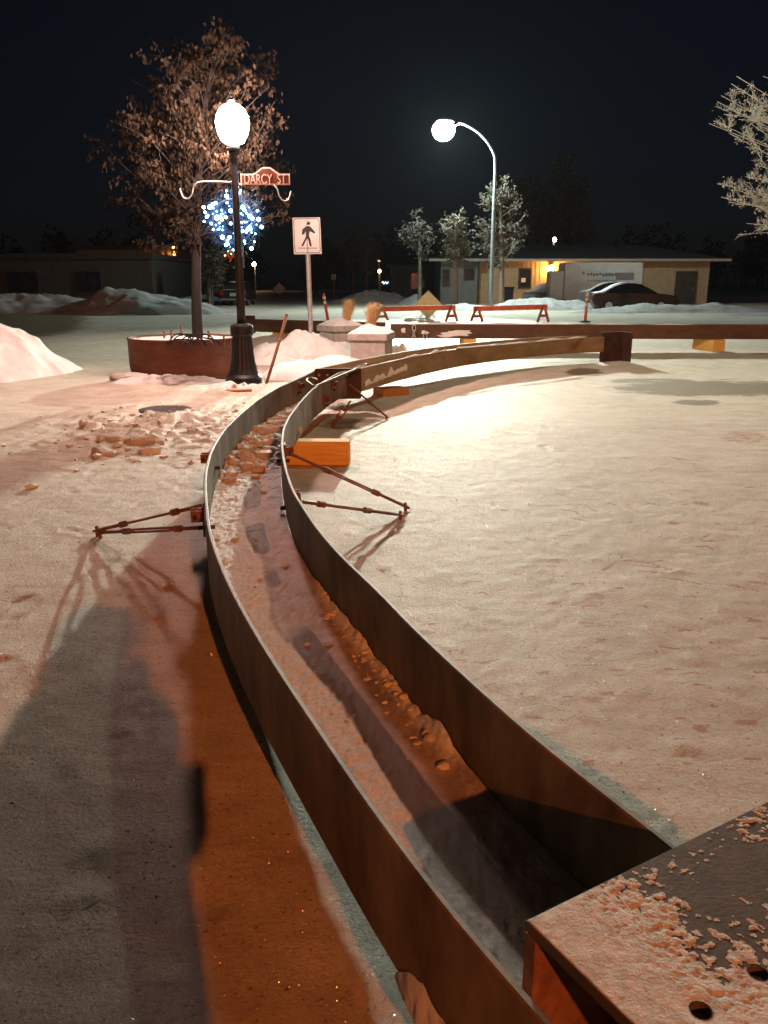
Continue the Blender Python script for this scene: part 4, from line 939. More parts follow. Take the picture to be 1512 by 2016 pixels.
def frame_line(m):
    out = [(1122, 616), (1362, 614), (1376, 934), (1136, 938)]; 
    def rc(q, rad):
        pts = []
        for i in range(4):
            p = Vector(q[i]); a = Vector(q[i-1]); b_ = Vector(q[(i+1) % 4]); da = (a-p).normalized()*rad; db = (b_-p).normalized()*rad
            for k in range(6): t = k/5; pts.append((p + da*(1-t)**2 + db*t**2)[:])
        return pts
    o_ = rc(out, 26); i_ = rc([(1127, 621), (1357, 619), (1371, 929), (1141, 933)], 22); n = len(o_)
    vs = [(*sp2(*q), 0) for q in o_ + i_]; vs = [(a, SY2 - .0035, b_) for a, b_, _ in vs]
    m.add(vs, [(i, (i+1) % n, n + (i+1) % n, n + i) for i in range(n)])
part('border_line', M['sign_black'], ps, frame_line)
def figure(m):
    def pl_(q): m.prism([sp2(*w) for w in q], (0, SY2 - .0025, 0), (1, 0, 0), (0, 0, 1), -.003)
    pl_([(1263 + 16*math.cos(a*math.pi/8), 660 + 16*math.sin(a*math.pi/8)) for a in range(16)])
    pl_([(1240, 688), (1268, 684), (1284, 694), (1326, 742), (1320, 756), (1276, 734), (1270, 752), (1268, 776), (1240, 778), (1236, 736), (1222, 764), (1200, 764), (1206, 716)])
    pl_([(1240, 776), (1256, 776), (1250, 800), (1214, 872), (1194, 874), (1226, 812)])
    pl_([(1250, 776), (1268, 774), (1282, 812), (1294, 872), (1276, 874), (1262, 816), (1246, 792)])
    pl_([(1170, 888), (1342, 888), (1342, 893), (1170, 893)])
part('walking_figure', M['sign_black'], ps, figure)
for cy in (632, 922): part('bolt', M['galv'], ps, lambda m: m.tube([(sp2(1250, cy)[0], SY2, sp2(1250, cy)[1]), (sp2(1250, cy)[0], SY2 - .012, sp2(1250, cy)[1])], .012, 8))

# ------------------------------------------------------------------ concrete planters
def cplanter(label, c, s, rz, gy_, seed, snowlab, grasslab):
    R = Matrix.Rotation(rz, 3, 'Z'); t = thing('concrete_planter', label, 'planter', c, 'square concrete planters')
    part('body', M['concrete'], t, lambda m: m.box(Vector(c) + Vector((0, 0, .275)), (s*.88, s*.88, .55), rz), bevel=.012)
    part('rim', M['concrete'], t, lambda m: m.box(Vector(c) + Vector((0, 0, .61)), (s, s, .12), rz), bevel=.018)
    def sn(m):
        n = 18; vs = []
        for j in range(n+1):
            for i in range(n+1):
                u, v = i/n*2-1, j/n*2-1; e = max(abs(u), abs(v)); z = .67 + .15*(1 - e**1.6)*(1 + .5*mnoise.noise(Vector((u*2, v*2, seed)))) + .01*mnoise.noise(Vector((u*6, v*6, seed+3)))
                q = R @ Vector((u*s*.485, v*s*.485, 0)); vs.append((c[0]+q.x, c[1]+q.y, z if e < .999 else .671))
        m.add(vs, [(j*(n+1)+i, j*(n+1)+i+1, (j+1)*(n+1)+i+1, (j+1)*(n+1)+i) for j in range(n) for i in range(n)])
    tag(part('snow_layer', M['snow'], None, sn, smooth=True), snowlab, 'snow cap')
    def gr(m):
        r = random.Random(seed)
        for k in range(520):
            a = r.uniform(0, 6.28); l = r.uniform(.25, .48); b0 = Vector((c[0] + gy_[0] + r.gauss(0, .03), c[1] + gy_[1] + r.gauss(0, .03), .76)); lean = Vector((math.cos(a), math.sin(a), 0))*r.uniform(.02, .2) + Vector((.07, 0, 0))
            sd = Vector((math.cos(a+1.5), math.sin(a+1.5), 0))*.004; md = b0 + lean*.4 + Vector((0, 0, l*.6)); e = b0 + lean + Vector((0, 0, l))
            m.add([b0 - sd, b0 + sd, md + sd, md - sd, e], [(0, 1, 2, 3), (3, 2, 4)])
    tag(part('dry_grass_tuft', M['grass_dry'], None, gr), grasslab, 'grass tuft')
cplanter('front grey square concrete planter capped with snow behind the curved channel', (-.22, 15.2, 0), .72, -.22, (-.02, .1), 1, 'snow capping the front concrete planter', 'tan tuft of dry grass in the front concrete planter')
cplanter('rear grey square concrete planter half buried by a drift', (-.92, 17.9, 0), .74, .6, (.14, .1), 2, 'snow capping the rear concrete planter', 'tan tuft of dry grass in the rear concrete planter')

# ------------------------------------------------------------------ barricades, delineators, diamond signs
def barricade(label, px0, px1, pyb0, pyb1, D_, seed):
    a = at(px0, (pyb0+7), D_ + .0); b_ = at(px1, (pyb1+7), D_ - .6); t = thing('sawhorse_barricade', label, 'barricade', ((a.x+b_.x)/2, D_, 0), 'orange sawhorse barricades')
    d = (b_-a).normalized(); n = Vector((-d.y, d.x, 0)).normalized()
    part('top_rail', M['orange'], t, lambda m: m.bar(a, b_, .05, .19), bevel=.006)
    for e, q in ((a + d*.15, 0), (b_ - d*.15, 1)):
        for s_ in (-1, 1):
            part('leg', M['orange_dim'], t, lambda m: m.bar((e.x + d.x*s_*.02 , e.y, e.z + .07), (e.x + s_*.26, e.y + s_*.22, 0), .075, .075))
        part('cross_brace', M['orange_dim'], t, lambda m: m.bar((e.x - .17, e.y - .14, e.z*.42), (e.x + .17, e.y + .14, e.z*.42), .05, .1))
    return t
barricade('orange sawhorse barricade in front of the pale diamond sign', 745, 897, 602, 598, 34.6, 1)
barricade('orange sawhorse barricade on the right, below the bungalow window', 932, 1078, 601, 597, 34.6, 2)
def delineator(label, px, py, D_, lean, hgt, mat, bands):
    c = P(px, py); t = thing('delineator_post', label, 'traffic post', c, 'tall traffic delineator posts'); tp_ = c + Vector((lean, 0, hgt))
    part('base', M['rubber'], t, lambda m: m.lathe([(.22, 0), (.22, .03), (.1, .05), (.09, .06)], c, 16))
    part('tube', M[mat], t, lambda m: m.tube([c + Vector((0, 0, .05)), tp_], [.062, .05], 12))
    for q in bands: part('band', M['reflective'], t, lambda m: m.tube([c.lerp(tp_, q - .045), c.lerp(tp_, q + .045)], .06, 12))
    part('cap', M['reflective'] if mat != 'orange' else M['orange_plastic'], t, lambda m: m.tube([tp_, tp_ + Vector((0, 0, .07))], [.045, .03], 10))
delineator('orange delineator post with reflective bands leaning left beyond the planters', 646, 634, 0, -.16, 1.05, 'orange', (.72, .9))
delineator('pale orange upright delineator post right of the barricades', 1152, 634, 0, .02, 1.1, 'orange_plastic', (.8, .62, .95))
def diamond(label, c, half, y, mat, rz=0.0, stand=True):
    t = thing('diamond_sign', label, 'road sign', (c.x, c.y, 0)); ex = Vector((math.cos(rz), math.sin(rz), 0)); up = Vector((0, .12, .99))
    part('panel', M[mat], t, lambda m: m.prism([(half, 0), (0, half), (-half, 0), (0, -half)], c, ex, up, -.012))
    part('stand', M['galv'], t, lambda m: (m.bar(c + Vector((0, .06, -.1)), (c.x - .35, c.y + .35, 0), .03), m.bar(c + Vector((0, .06, -.1)), (c.x + .35, c.y + .35, 0), .03), m.bar(c + Vector((0, .05, .2)), (c.x, c.y + .08, 0), .03)))
diamond('pale yellow diamond road sign standing behind the left barricade', at(843, 600, 37.5), .62, 0, 'sign_yellow')
diamond('small distant diamond road sign on the far street', at(550, 568, 88), .6, 0, 'sign_white')
def smallsign():
    c = at(657, 545, 84); t = thing('distant_crossing_sign', 'small distant white traffic sign on a post far up the street', 'traffic sign', (c.x, 84, 0))
    part('post', M['galv'], t, lambda m: m.tube([(c.x, 84, 0), c], .04, 8)); part('panel', M['sign_white'], t, lambda m: m.box(c - Vector((0, .06, 0)), (.42, .02, .5)))
    part('emblem', M['sign_black'], t, lambda m: (m.blob(c + Vector((0, -.075, .14)), .045, 1, 1, 0), m.prism([(-.08, .07), (.07, .09), (.04, -.03), (.1, -.19), (.05, -.19), (0, -.06), (-.08, -.2), (-.12, -.19), (-.05, -.02)], c + Vector((0, -.073, 0)), (1, 0, 0), (0, 0, 1), -.004)))
smallsign()
# small loose snow lumps on the street in front of the diamond sign
for i, (x, y, s_) in enumerate([(808, 631, .22), (832, 634, .16), (840, 632, .2), (850, 634, .18), (860, 636, .14)]):
    p = P(x, y, .05); o = MB(); o.blob((0, 0, 0), s_, i+3, 2, .6, (1.2, 1, .7)); o = o.build('snow_lump', M['snow'], smooth=True); o.location = p
    tag(o, ['largest snow lump on the street behind the chain, leftmost of its row', 'small snow lump second from left behind the long beam', 'rounded snow lump in the middle of the row behind the long beam', 'snow lump fourth from left behind the long beam', 'smallest snow lump at the right end of the row behind the long beam'][i], 'snow lump', 'snow lumps behind the long beam')
# broken snow slabs left of the channel
def slab(m, s_, seed):
    r = random.Random(seed)
    for k in range(3 if s_ > .1 else 1):
        n = r.randint(6, 9); q = Vector((r.gauss(0, .5), r.gauss(0, .3), 0))*s_*(k > 0); sc = s_*(1 if k == 0 else r.uniform(.3, .6)); t_ = sc*r.uniform(.22, .38); tl = Matrix.Rotation(r.uniform(-.25, .25), 3, 'X') @ Matrix.Rotation(r.uniform(-.25, .25), 3, 'Y')
        ring_ = [(sc*r.uniform(.6, 1.1)*math.cos(2*math.pi*i/n)*1.15, sc*r.uniform(.6, 1.0)*math.sin(2*math.pi*i/n)*.8) for i in range(n)]
        vs = []
        for f_, z in ((1.05, -.05), (1.1, t_*.5), (.88, t_)): vs += [q + tl @ Vector((x*f_*r.uniform(.92, 1.08), y*f_*r.uniform(.92, 1.08), z*r.uniform(.8, 1.2) if z > 0 else z)) for x, y in ring_]
        vs.append(q + tl @ Vector((0, 0, t_*1.08)))
        m.add(vs, [(l*n+i, l*n+(i+1) % n, (l+1)*n+(i+1) % n, (l+1)*n+i) for l in (0, 1) for i in range(n)] + [(2*n+i, 2*n+(i+1) % n, 3*n) for i in range(n)])
for i, (x, y, s_, lb) in enumerate([(222, 866, .15, 'chunky orange tinged snow slab, leftmost beside the manhole'), (272, 872, .17, 'wide flat snow slab right of the leftmost slab'), (205, 892, .11, 'thin low snow slab nearest the turnbuckles'), (348, 852, .1, 'small snow slab alone between the slabs and the channel'), (403, 845, .12, 'snow slab closest to the channel side'), (290, 888, .1, 'broken sliver of snow below the wide slab'), (462, 768, .06, 'jagged snow tooth on the left of the board at the lamp foot'), (482, 766, .055, 'jagged snow tooth on the right of the board at the lamp foot')]):
    p = P(x, y, .02 if i < 6 else .06); o = MB()
    if i < 6: slab(o, s_, i + 3)
    else: o.blob((0, 0, 0), s_, i+13, 2, .5, (1, .8, 1.5), 1.2)
    o = o.build('snow_chunk', M['snow_dirty' if i < 3 else 'snow'], bevel=.008); o.location = p
    tag(o, lb, 'snow chunk', 'broken snow chunks beside the channel')
def crumbs(m):
    r = random.Random(15)
    for k in range(260):
        x = r.gauss(-2.35, .75); y = r.gauss(8.9, .95); sz = abs(r.gauss(0, .015)) + .005
        if min(np.hypot(CL[:, 0] - x, CL[:, 1] - y)) < .07 or x > -1.2 and y > 5: continue
        gz = h[min(int(np.searchsorted(gy, y)), ny-1), min(int(np.searchsorted(gx, x)), nx-1)]
        m.blob((x, y, gz + sz*.2), sz, k, 1, .7, (1.2, 1, .7))
tag(part('snow_crumbs', M['snow'], None, crumbs), 'scattered crumbs of broken snow left of the channel', 'snow crumbs', None, 'stuff')
tag(part('manhole_cover', M['dark_bolt'], None, lambda m: m.lathe([(.32, 0), (.32, .035), (.28, .045), (.05, .05)], P(326, 811, 0), 32)), 'dark round manhole cover bare of snow left of the channel', 'manhole cover')

# ------------------------------------------------------------------ vehicles
def profile_body(m, pts, w, c, ang, tuck=.82, z_tuck=.9):
    """side profile (x, z) widened to w; above z_tuck the sides lean in"""
    R = Matrix.Rotation(ang, 3, 'Z'); n = len(pts); vs = []
    for sgn in (-1, -.9, .9, 1):
        for x, z in pts:
            k = 1 - (1 - tuck)*max(0, min(1, (z - z_tuck)/.5)); inset = 1.0 if abs(sgn) < 1 else .97
            vs.append(R @ Vector((x*inset, sgn*w/2*k, z)) + Vector(c))
    fs = [tuple(range(n - 1, -1, -1)), tuple(range(3*n, 4*n))]
    for q in range(3):
        for i in range(n): j = (i+1) % n; fs.append((q*n+i, q*n+j, (q+1)*n+j, (q+1)*n+i))
    m.add(vs, fs)
def smoothp(p, n=4):
    q = catmull([Vector((x, z, 0)) for x, z in p], n); return [(v.x, v.y) for v in q]
def wheel(t, c, ang, r_=.32):
    R = Matrix.Rotation(ang, 3, 'Z'); ax = R @ Vector((0, 1, 0)); c = Vector(c)
    w = part('wheel', M['rubber'], t, lambda m: m.tube([c - ax*.1, c + ax*.1], r_, 20)); part('rim', M['galv'], w, lambda m: m.tube([c - ax*.105, c + ax*.105], r_*.6, 14))
def sedan(label, c, ang, paint, snow=True, group=None):
    c = Vector(c); R = Matrix.Rotation(ang, 3, 'Z'); t = thing('parked_car', label, 'car', c, group)
    low = smoothp([(-2.25, .45), (-2.3, .7), (-2.2, .92), (-1.5, .98), (0, .96), (1.2, .95), (1.95, .85), (2.25, .68), (2.28, .42)]) + [(2.1, .25), (-2.1, .25)]
    roof = smoothp([(-1.75, .93), (-1.1, 1.32), (-.5, 1.45), (.1, 1.44), (.6, 1.28), (1.25, .92)]) + [(.5, .9), (-1, .9)]
    part('body', M[paint], t, lambda m: profile_body(m, low, 1.78, c, ang), smooth=False, bevel=.03)
    part('cabin', M['car_glass'], t, lambda m: profile_body(m, roof, 1.66, c, ang, .76), bevel=.02)
    part('roof', M[paint], t, lambda m: profile_body(m, smoothp([(-1.0, 1.38), (-.5, 1.475), (.1, 1.465), (.45, 1.37)]) + [(.3, 1.36), (-.8, 1.36)], 1.62, c, ang, .76), bevel=.01)
    if snow:
        tag(part('snow_cover', M['snow'], None, lambda m: profile_body(m, smoothp([(-2.2, .96), (-1.95, 1.03), (-1.7, 1.08), (-1.05, 1.43), (-.55, 1.53), (-.15, 1.50)]) + [(-.3, 1.43), (-.5, 1.42), (-1.1, 1.28), (-1.75, .93)], 1.5, c, ang, .78), bevel=.04), 'snow lying over the rear window and trunk of ' + snow, 'snow')
    for x in (-1.38, 1.36):
        for s_ in (-1, 1): wheel(t, c + R @ Vector((x, s_*.8, .32)), ang)
    for s_ in (-1, 1):
        part('tail_light', M['tail_red'], t, lambda m: m.box(c + R @ Vector((-2.26, s_*.68, .78)), (.07, .3, .14), ang))
        part('headlight', M['sign_white'], t, lambda m: m.box(c + R @ Vector((2.2, s_*.62, .66)), (.1, .34, .13), ang))
    return t
p = at(1247, 575, 47); sedan('dark sedan with a snow covered sloping windshield parked on the right', (p.x, 47, .0), -.12, 'car_dark', 'the dark sedan')
p = at(1195, 565, 51); sedan('second dark sedan mostly hidden behind the dark sedan, beside the trailer', (p.x + .6, 50.6, .05), -.25, 'car_grey', 'the second sedan')
p = at(1068, 575, 56); sedan('small snow covered car between the wheelie bin and the trailer', (p.x + 1.1, 57, -.05), .6, 'car_grey', 'the small car by the trailer')
def suv():
    p = at(459, 580, 57); c = Vector((p.x, 57, 0)); t = thing('parked_suv', 'black hatchback seen from behind, parked on the left side of the street', 'car', c)
    part('body', M['car_black'], t, lambda m: (m.prism(rrect(1.8, .75, .12), c + Vector((0, 0, .65)), (1, 0, 0), (0, 0, 1), -4.2), m.prism([(-.86, 0), (.86, 0), (.68, .5), (.6, .55), (-.6, .55), (-.68, .5)], c + Vector((0, .25, 1.0)), (1, 0, 0), (0, 0, 1), -2.6)), bevel=.04)
    part('rear_window', M['car_glass'], t, lambda m: m.prism([(-.72, 0), (.72, 0), (.6, .4), (-.6, .4)], c + Vector((0, .22, 1.07)), (1, 0, 0), (0, 0, 1), .02))
    part('roof_snow', M['snow'], t, lambda m: m.blob(c + Vector((0, 1.4, 1.53)), 1, 3, 3, .1, (.62, 1.2, .08)), smooth=True)
    part('window_snow', M['snow_grey'], t, lambda m: m.box(c + Vector((0, .17, 1.05)), (1.4, .06, .05)), bevel=.01)
    for s_ in (-1, 1):
        part('tail_light', M['tail_red'], t, lambda m: m.box(c + Vector((s_*.76, -.005, .86)), (.2, .04, .3)))
        for y in (.75, 3.4): wheel(t, c + Vector((s_*.78, y, .33)), math.pi/2, .33)
    pt = part('licence_plate', M['plate'], t, lambda m: m.box(c + Vector((0, -.02, .74)), (.42, .02, .2)), bevel=.004)
    part('lettering', M['trailer_print'], pt, lambda m: [m.box(c + Vector((-.13 + .065*k, -.033, .73)), (.035, .004, .08)) for k in range(5)])
    part('bumper', M['lamp_pole'], t, lambda m: m.box(c + Vector((0, -.06, .42)), (1.7, .14, .13)), bevel=.03)
suv()
# white cargo trailer
def trailer():
    D_ = 54; a = at(1110, 580, D_); b_ = at(1262, 580, D_); w = b_.x - a.x; cx = (a.x+b_.x)/2; t = thing('box_trailer', 'white enclosed box trailer with faded grey printing parked before the bungalow', 'trailer', (cx, D_, 0))
    z0, z1 = .45, 2.72
    part('box', M['trailer'], t, lambda m: m.prism(rrect(w, z1 - z0, .12), (cx, D_, (z0+z1)/2), (1, 0, 0), (0, 0, 1), -2.2), bevel=.02)
    part('front_door', M['trailer'], t, lambda m: m.box((a.x - .45, D_ + .8, 1.35), (.85, 1.4, 1.75)), bevel=.05)
    part('corner_post', M['trailer'], t, lambda m: (m.box((a.x + .22, D_ - .02, (z0+z1)/2), (.34, .04, z1 - z0 - .1)), m.box((a.x + .8, D_ - .02, (z0+z1)/2), (.04, .03, z1 - z0 - .1))))
    pr = part('faded_print', M['trailer_print'], t, lambda m: (
        [m.box((a.x + 1.45 + k*.19, D_ - .012, 2.0 + .03*math.sin(k*2.1)), (.13, .02, .15)) for k in range(10)] +
        [m.box((a.x + 1.5 + k*.17, D_ - .012, 1.62), (.1, .02, .06)) for k in range(11)] + [m.box((a.x + 3.75, D_ - .012, 1.9), (1.1, .02, .42))] +
        [m.prism([(.16*math.cos(k*math.pi/4)*(1 if k % 2 == 0 else .35), .16*math.sin(k*math.pi/4)*(1 if k % 2 == 0 else .35)) for k in range(8)], (a.x + 1.15, D_ - .003, 2.08), (1, 0, 0), (0, 0, 1), -.02)]))
    for x in (1.6, 2.5): wheel(t, (a.x + x, D_ + .1, .34), 0, .34)
trailer()
def bin_():
    c = at(1003, 572, 58.5); c = Vector((c.x, 58.5, .05)); t = thing('wheelie_bin', 'dark wheelie bin standing before the lit wall of the bungalow', 'bin', c)
    part('body', M['rubber'], t, lambda m: m.prism([(-.24, .08), (.24, .08), (.31, 1.1), (-.31, 1.1)], c, (1, 0, 0), (0, 0, 1), -.6), bevel=.02)
    part('lid', M['rubber'], t, lambda m: m.box(c + Vector((0, .28, 1.14)), (.68, .74, .07)), bevel=.02)
    for s_ in (-1, 1): part('wheel', M['rubber'], t, lambda m: m.tube([c + Vector((s_*.2, .5, .11)), c + Vector((s_*.26, .5, .11))], .11, 12))
bin_()

# ------------------------------------------------------------------ buildings
def bungalow():
    D_ = 62; xa = at(866, 580, D_).x; xb = at(940, 580, D_).x; xc = at(1392, 580, D_).x; ze = at(1000, 514, D_).z
    t = thing('bungalow', 'long low bungalow with tan ribbed siding and grey left end under a dark hip roof', 'building', ((xa+xc)/2, D_, 0))
    def ribs(m, x0, x1, y, dep, step=.32):
        m.box(((x0+x1)/2, y + dep/2, ze/2), (x1-x0, dep, ze)); x = x0 + step
        while x < x1 - .1: m.box((x, y - .012, ze/2 - .05), (.05, .024, ze - .1)); x += step
    part('wall', M['siding_tan'], t, lambda m: ribs(m, xb, xc, D_, 9))
    part('wall', M['siding_grey'], t, lambda m: ribs(m, xa, xb - .01, D_ - .6, 9.4), )['label'] = 'grey left end wall'
    part('fascia', M['fascia'], t, lambda m: (m.box(((xb+xc)/2 + .4, D_ - .75, ze + .06), (xc - xb + 1.6, .06, .17)), m.box(((xa+xb)/2 - .35, D_ - 1.35, ze + .05), (xb - xa + 1.1, .06, .17))))
    zr = at(1000, 482, D_ + 4.5).z
    def roof(m):
        a0, a1, b0, b1 = xa - .9, xc + 1.2, D_ - .72, D_ + 9.8
        vs = [(a0, b0, ze + .14), (a1, b0, ze + .14), (a1, b1, ze + .14), (a0, b1, ze + .14), (a0 + 4, D_ + 4.5, zr), (a1 - 5, D_ + 4.5, zr)]
        m.add(vs, [(0, 1, 5, 4), (1, 2, 5), (2, 3, 4, 5), (3, 0, 4), (3, 2, 1, 0)])
        a0, a1 = xa - .9, xb + .3
        m.add([(a0, D_ - 1.33, ze + .145), (a1, D_ - 1.33, ze + .145), (a1, D_ - .6, ze + .3), (a0, D_ - .6, ze + .3), (a0, D_ - .6, ze + .145), (a1, D_ - .6, ze + .145)], [(0, 1, 2, 3), (0, 3, 4), (1, 5, 2), (0, 4, 5, 1), (3, 2, 5, 4)])
    part('roof', M['roof'], t, roof)
    x0, z1 = at(1022, 530, D_).x, at(1022, 529, D_).z; x1, z0 = at(1044, 567, D_).x, at(1044, 567, D_).z
    w = part('window', M['siding_dark'], t, lambda m: (m.box((x0, D_ - .04, (z0+z1)/2), (.1, .09, z1-z0+.1)), m.box((x1, D_ - .04, (z0+z1)/2), (.1, .09, z1-z0+.1)), m.box(((x0+x1)/2, D_ - .04, z0), (x1-x0+.1, .1, .1)), m.box(((x0+x1)/2, D_ - .04, z1), (x1-x0+.1, .1, .1))))
    part('pane', M['window_glass'], w, lambda m: m.box(((x0+x1)/2, D_ - .03, (z0+z1)/2), (x1-x0-.1, .04, z1-z0-.1)))
    part('notice', M['sign_white'], w, lambda m: m.box(((x0+x1)/2 - .1, D_ - .056, z0 + .55), (.32, .008, .3)))
    x0, z1 = at(873, 533, D_ - .6).x, at(873, 533, D_).z; x1, z0 = at(882, 560, D_).x, at(882, 562, D_).z
    w = part('window', M['siding_dark'], t, lambda m: m.box(((x0+x1)/2, D_ - .66, (z0+z1)/2), (x1-x0+.15, .1, z1-z0+.15))); part('pane', M['window_glass'], w, lambda m: m.box(((x0+x1)/2, D_ - .72, (z0+z1)/2), (x1-x0-.05, .03, z1-z0-.05)))
    x0 = at(922, 533, D_).x; w = part('window', M['siding_dark'], t, lambda m: m.box((x0, D_ - .66, at(920, 540, D_).z), (.75, .1, .8))); part('pane', M['window_glass'], w, lambda m: m.box((x0, D_ - .72, at(920, 540, D_).z), (.58, .03, .63)))
    xd = at(1350, 550, D_).x; d = part('door', M['siding_dark'], t, lambda m: m.box((xd, D_ - .05, 1.15), (1.5, .12, 2.3))); part('handle', M['galv'], d, lambda m: m.tube([(xd + .5, D_ - .14, 1.05), (xd + .62, D_ - .14, 1.05)], .02, 6))
    part('downpipe', M['siding_dark'], t, lambda m: m.tube([(xb - .05, D_ - .7, 0), (xb - .05, D_ - .7, ze)], .06, 8))
    lp_ = at(1086, 527, D_ - .35); w = part('wall_light', M['dark_bolt'], t, lambda m: (m.box(lp_ + Vector((0, .2, .16)), (.3, .38, .08)), m.box(lp_ + Vector((0, .3, .05)), (.16, .1, .2))))
    lm = emat('orange_wall_lamp', (1, .42, .08), 420/(math.pi*4*math.pi*.17**2))
    part('lens', lm, w, lambda m: m.blob(lp_, .17, 1, 2, 0), smooth=True)
bungalow()
def simple_house(name, label, x0, x1, y0, y1, zw, zr, wall, wins, gable=True):
    t = thing(name, label, 'building', ((x0+x1)/2, y0, 0))
    part('wall', M[wall], t, lambda m: m.box(((x0+x1)/2, (y0+y1)/2, zw/2), (x1-x0, y1-y0, zw)))
    if gable: part('roof', M['roof'], t, lambda m: m.add([(x0-.4, y0-.5, zw), (x1+.4, y0-.5, zw), (x1+.4, y1+.5, zw), (x0-.4, y1+.5, zw), (x0-.2, (y0+y1)/2, zr), (x1+.2, (y0+y1)/2, zr)], [(0, 1, 5, 4), (2, 3, 4, 5), (1, 2, 5), (3, 0, 4), (3, 2, 1, 0)]))
    else: part('parapet', M['roof'], t, lambda m: m.box(((x0+x1)/2, (y0+y1)/2, zw + .16), (x1-x0+.3, y1-y0+.3, .32)))
    for a, b_, c_, d in wins:
        w = part('window', M['siding_dark'], t, lambda m: m.box(((a+b_)/2, y0 - .04, (c_+d)/2), (b_-a+.16, .08, d-c_+.16))); part('pane', M['window_glass'], w, lambda m: m.box(((a+b_)/2, y0 - .085, (c_+d)/2), (b_-a, .03, d-c_)))
    return t
a = at(742, 580, 70); b_ = at(862, 580, 70)
simple_house('dark_house', 'unlit dark house between the street trees and the bungalow', a.x + 1.2, b_.x - .2, 70, 80, 2.9, 4.6, 'siding_dark', [(2.2, 3.2, 1.0, 2.2)])
a = at(0, 580, 56); b_ = at(302, 580, 56)
simple_house('long_shop_building', 'long low unlit building along the far left with a flat roof', a.x - 12, b_.x, 56, 72, 3.0, 0, 'siding_dark', [(-24.5, -22.5, .9, 2.2), (-20, -18.4, .9, 2.2)], False)
a = at(306, 580, 72)
sh = simple_house('lit_shop_building', 'shop building with a warmly lit side wall just left of the tree trunk', a.x - 7, a.x + 1.55, 74, 84, 4.2, 0, 'brick_dim', [], False)
part('pilaster', M['siding_tan'], sh, lambda m: [m.box((a.x + .35 + .55*k, 73.9, 2.0), (.2, .2, 4.0)) for k in range(3)])
ll = at(341, 487, 73.4); w = part('wall_light', M['dark_bolt'], sh, lambda m: m.box(ll + Vector((0, .3, .12)), (.2, .5, .1)))
part('lens', emat('amber_lamp', (1, .45, .1), 55), w, lambda m: [m.blob(ll + Vector((.05*(k % 2), 0, -.28*k)), .075, k, 1, 0) for k in range(4)], smooth=True)

# ------------------------------------------------------------------ street lamps
def street_lamp(label, head, pole, zp, col, watt, seed, rad=.3, name='street_lamp', down=False):
    head = Vector(head); pole = Vector(pole); t = thing(name, label, 'street lamp', (pole.x, pole.y, 0))
    v = (head - pole); v.z = 0; l = v.length; e = v.normalized()
    pts = [pole + Vector((0, 0, 0)), pole + Vector((0, 0, zp*.5)), pole + Vector((0, 0, zp*.78)), pole + Vector((0, 0, zp*.86)) + e*l*.06, pole + Vector((0, 0, zp*.945)) + e*l*.3, pole + Vector((0, 0, zp)) + e*l*.66, Vector((head.x, head.y, head.z + .12)) - e*rad*.8]
    q = catmull(pts, 6); part('pole', M['lamp_pole'], t, lambda m: m.tube(q, [.115 - .07*i/(len(q)-1) for i in range(len(q))], 12), smooth=True)
    part('base_flange', M['lamp_pole'], t, lambda m: m.lathe([(.24, 0), (.24, .05), (.16, .08), (.14, .3)], (pole.x, pole.y, 0), 16))
    part('lamp_head', M['lamp_pole'], t, lambda m: m.blob(head + Vector((0, 0, rad*.75)) - e*.1, 1, seed, 2, 0, (rad*.85, rad*.7, rad*.3)), smooth=True)
    ar = 4*math.pi*rad*rad*.9
    part('lens', emat(name + '_lens', col, watt/(math.pi*ar)), t, lambda m: m.blob(head, rad, 1, 3, 0, (1, 1, .85)), smooth=True)
    return t
hd = at(873, 257, 50); pp = at(966, 595, 50)
l2 = street_lamp('tall street lamp with a curved arm and bright cold white head across the street', hd, (pp.x, 50, 0), hd.z + .35, (.80, 1.0, .95), PW_FAR, 3, .62)
def lens_blocker(m):  # added shell that keeps the lens light off the bungalow
    n, k2 = 16, 10; vs = []
    for k in range(n + 1):
        a = math.radians(14 + 178*k/n)
        for q in range(k2 + 1):
            b_ = math.radians(-78 + 150*q/k2); vs.append(hd + Vector((math.cos(a)*math.cos(b_), math.sin(a)*math.cos(b_), math.sin(b_)*.86))*.635)
    m.add(vs, [(k*(k2+1)+q, k*(k2+1)+q+1, (k+1)*(k2+1)+q+1, (k+1)*(k2+1)+q) for k in range(n) for q in range(k2)])
part('added_lens_blocker', M['dark_bolt'], l2, lens_blocker)
sp = bpy.data.lights.new('lamp_beam', 'SPOT'); sp.energy = PW_SPOT; sp.color = (.95, 1.0, .80); sp.spot_size = math.radians(58); sp.spot_blend = 1.0; sp.shadow_soft_size = .3
spo = bpy.data.objects.new('lamp_beam', sp); COL.objects.link(spo); spo.parent = l2; spo.matrix_parent_inverse = Matrix.Translation(l2.location).inverted()
spo.location = hd + Vector((0, -.75, -.35)); spo.rotation_euler = (Vector((1.2, 3, 0)) - spo.location).to_track_quat('-Z', 'Y').to_euler()
# lamp on the right whose head stands above the frame; it lights the square and the frosted tree
street_lamp('tall white street lamp standing beside the square on the right', (4.6, 12.6, 9.2), (8.4, 9.6, 0), 9.5, (.9, 1.0, .74), PW_SIDE, 4, .16)
# lamp behind the photographer
street_lamp('amber street lamp standing behind the photographer', (5.25, -15.6, 8.1), (7.6, -16.2, 0), 8.4, (1.0, .25, .055), PW_BACK, 5, .12)
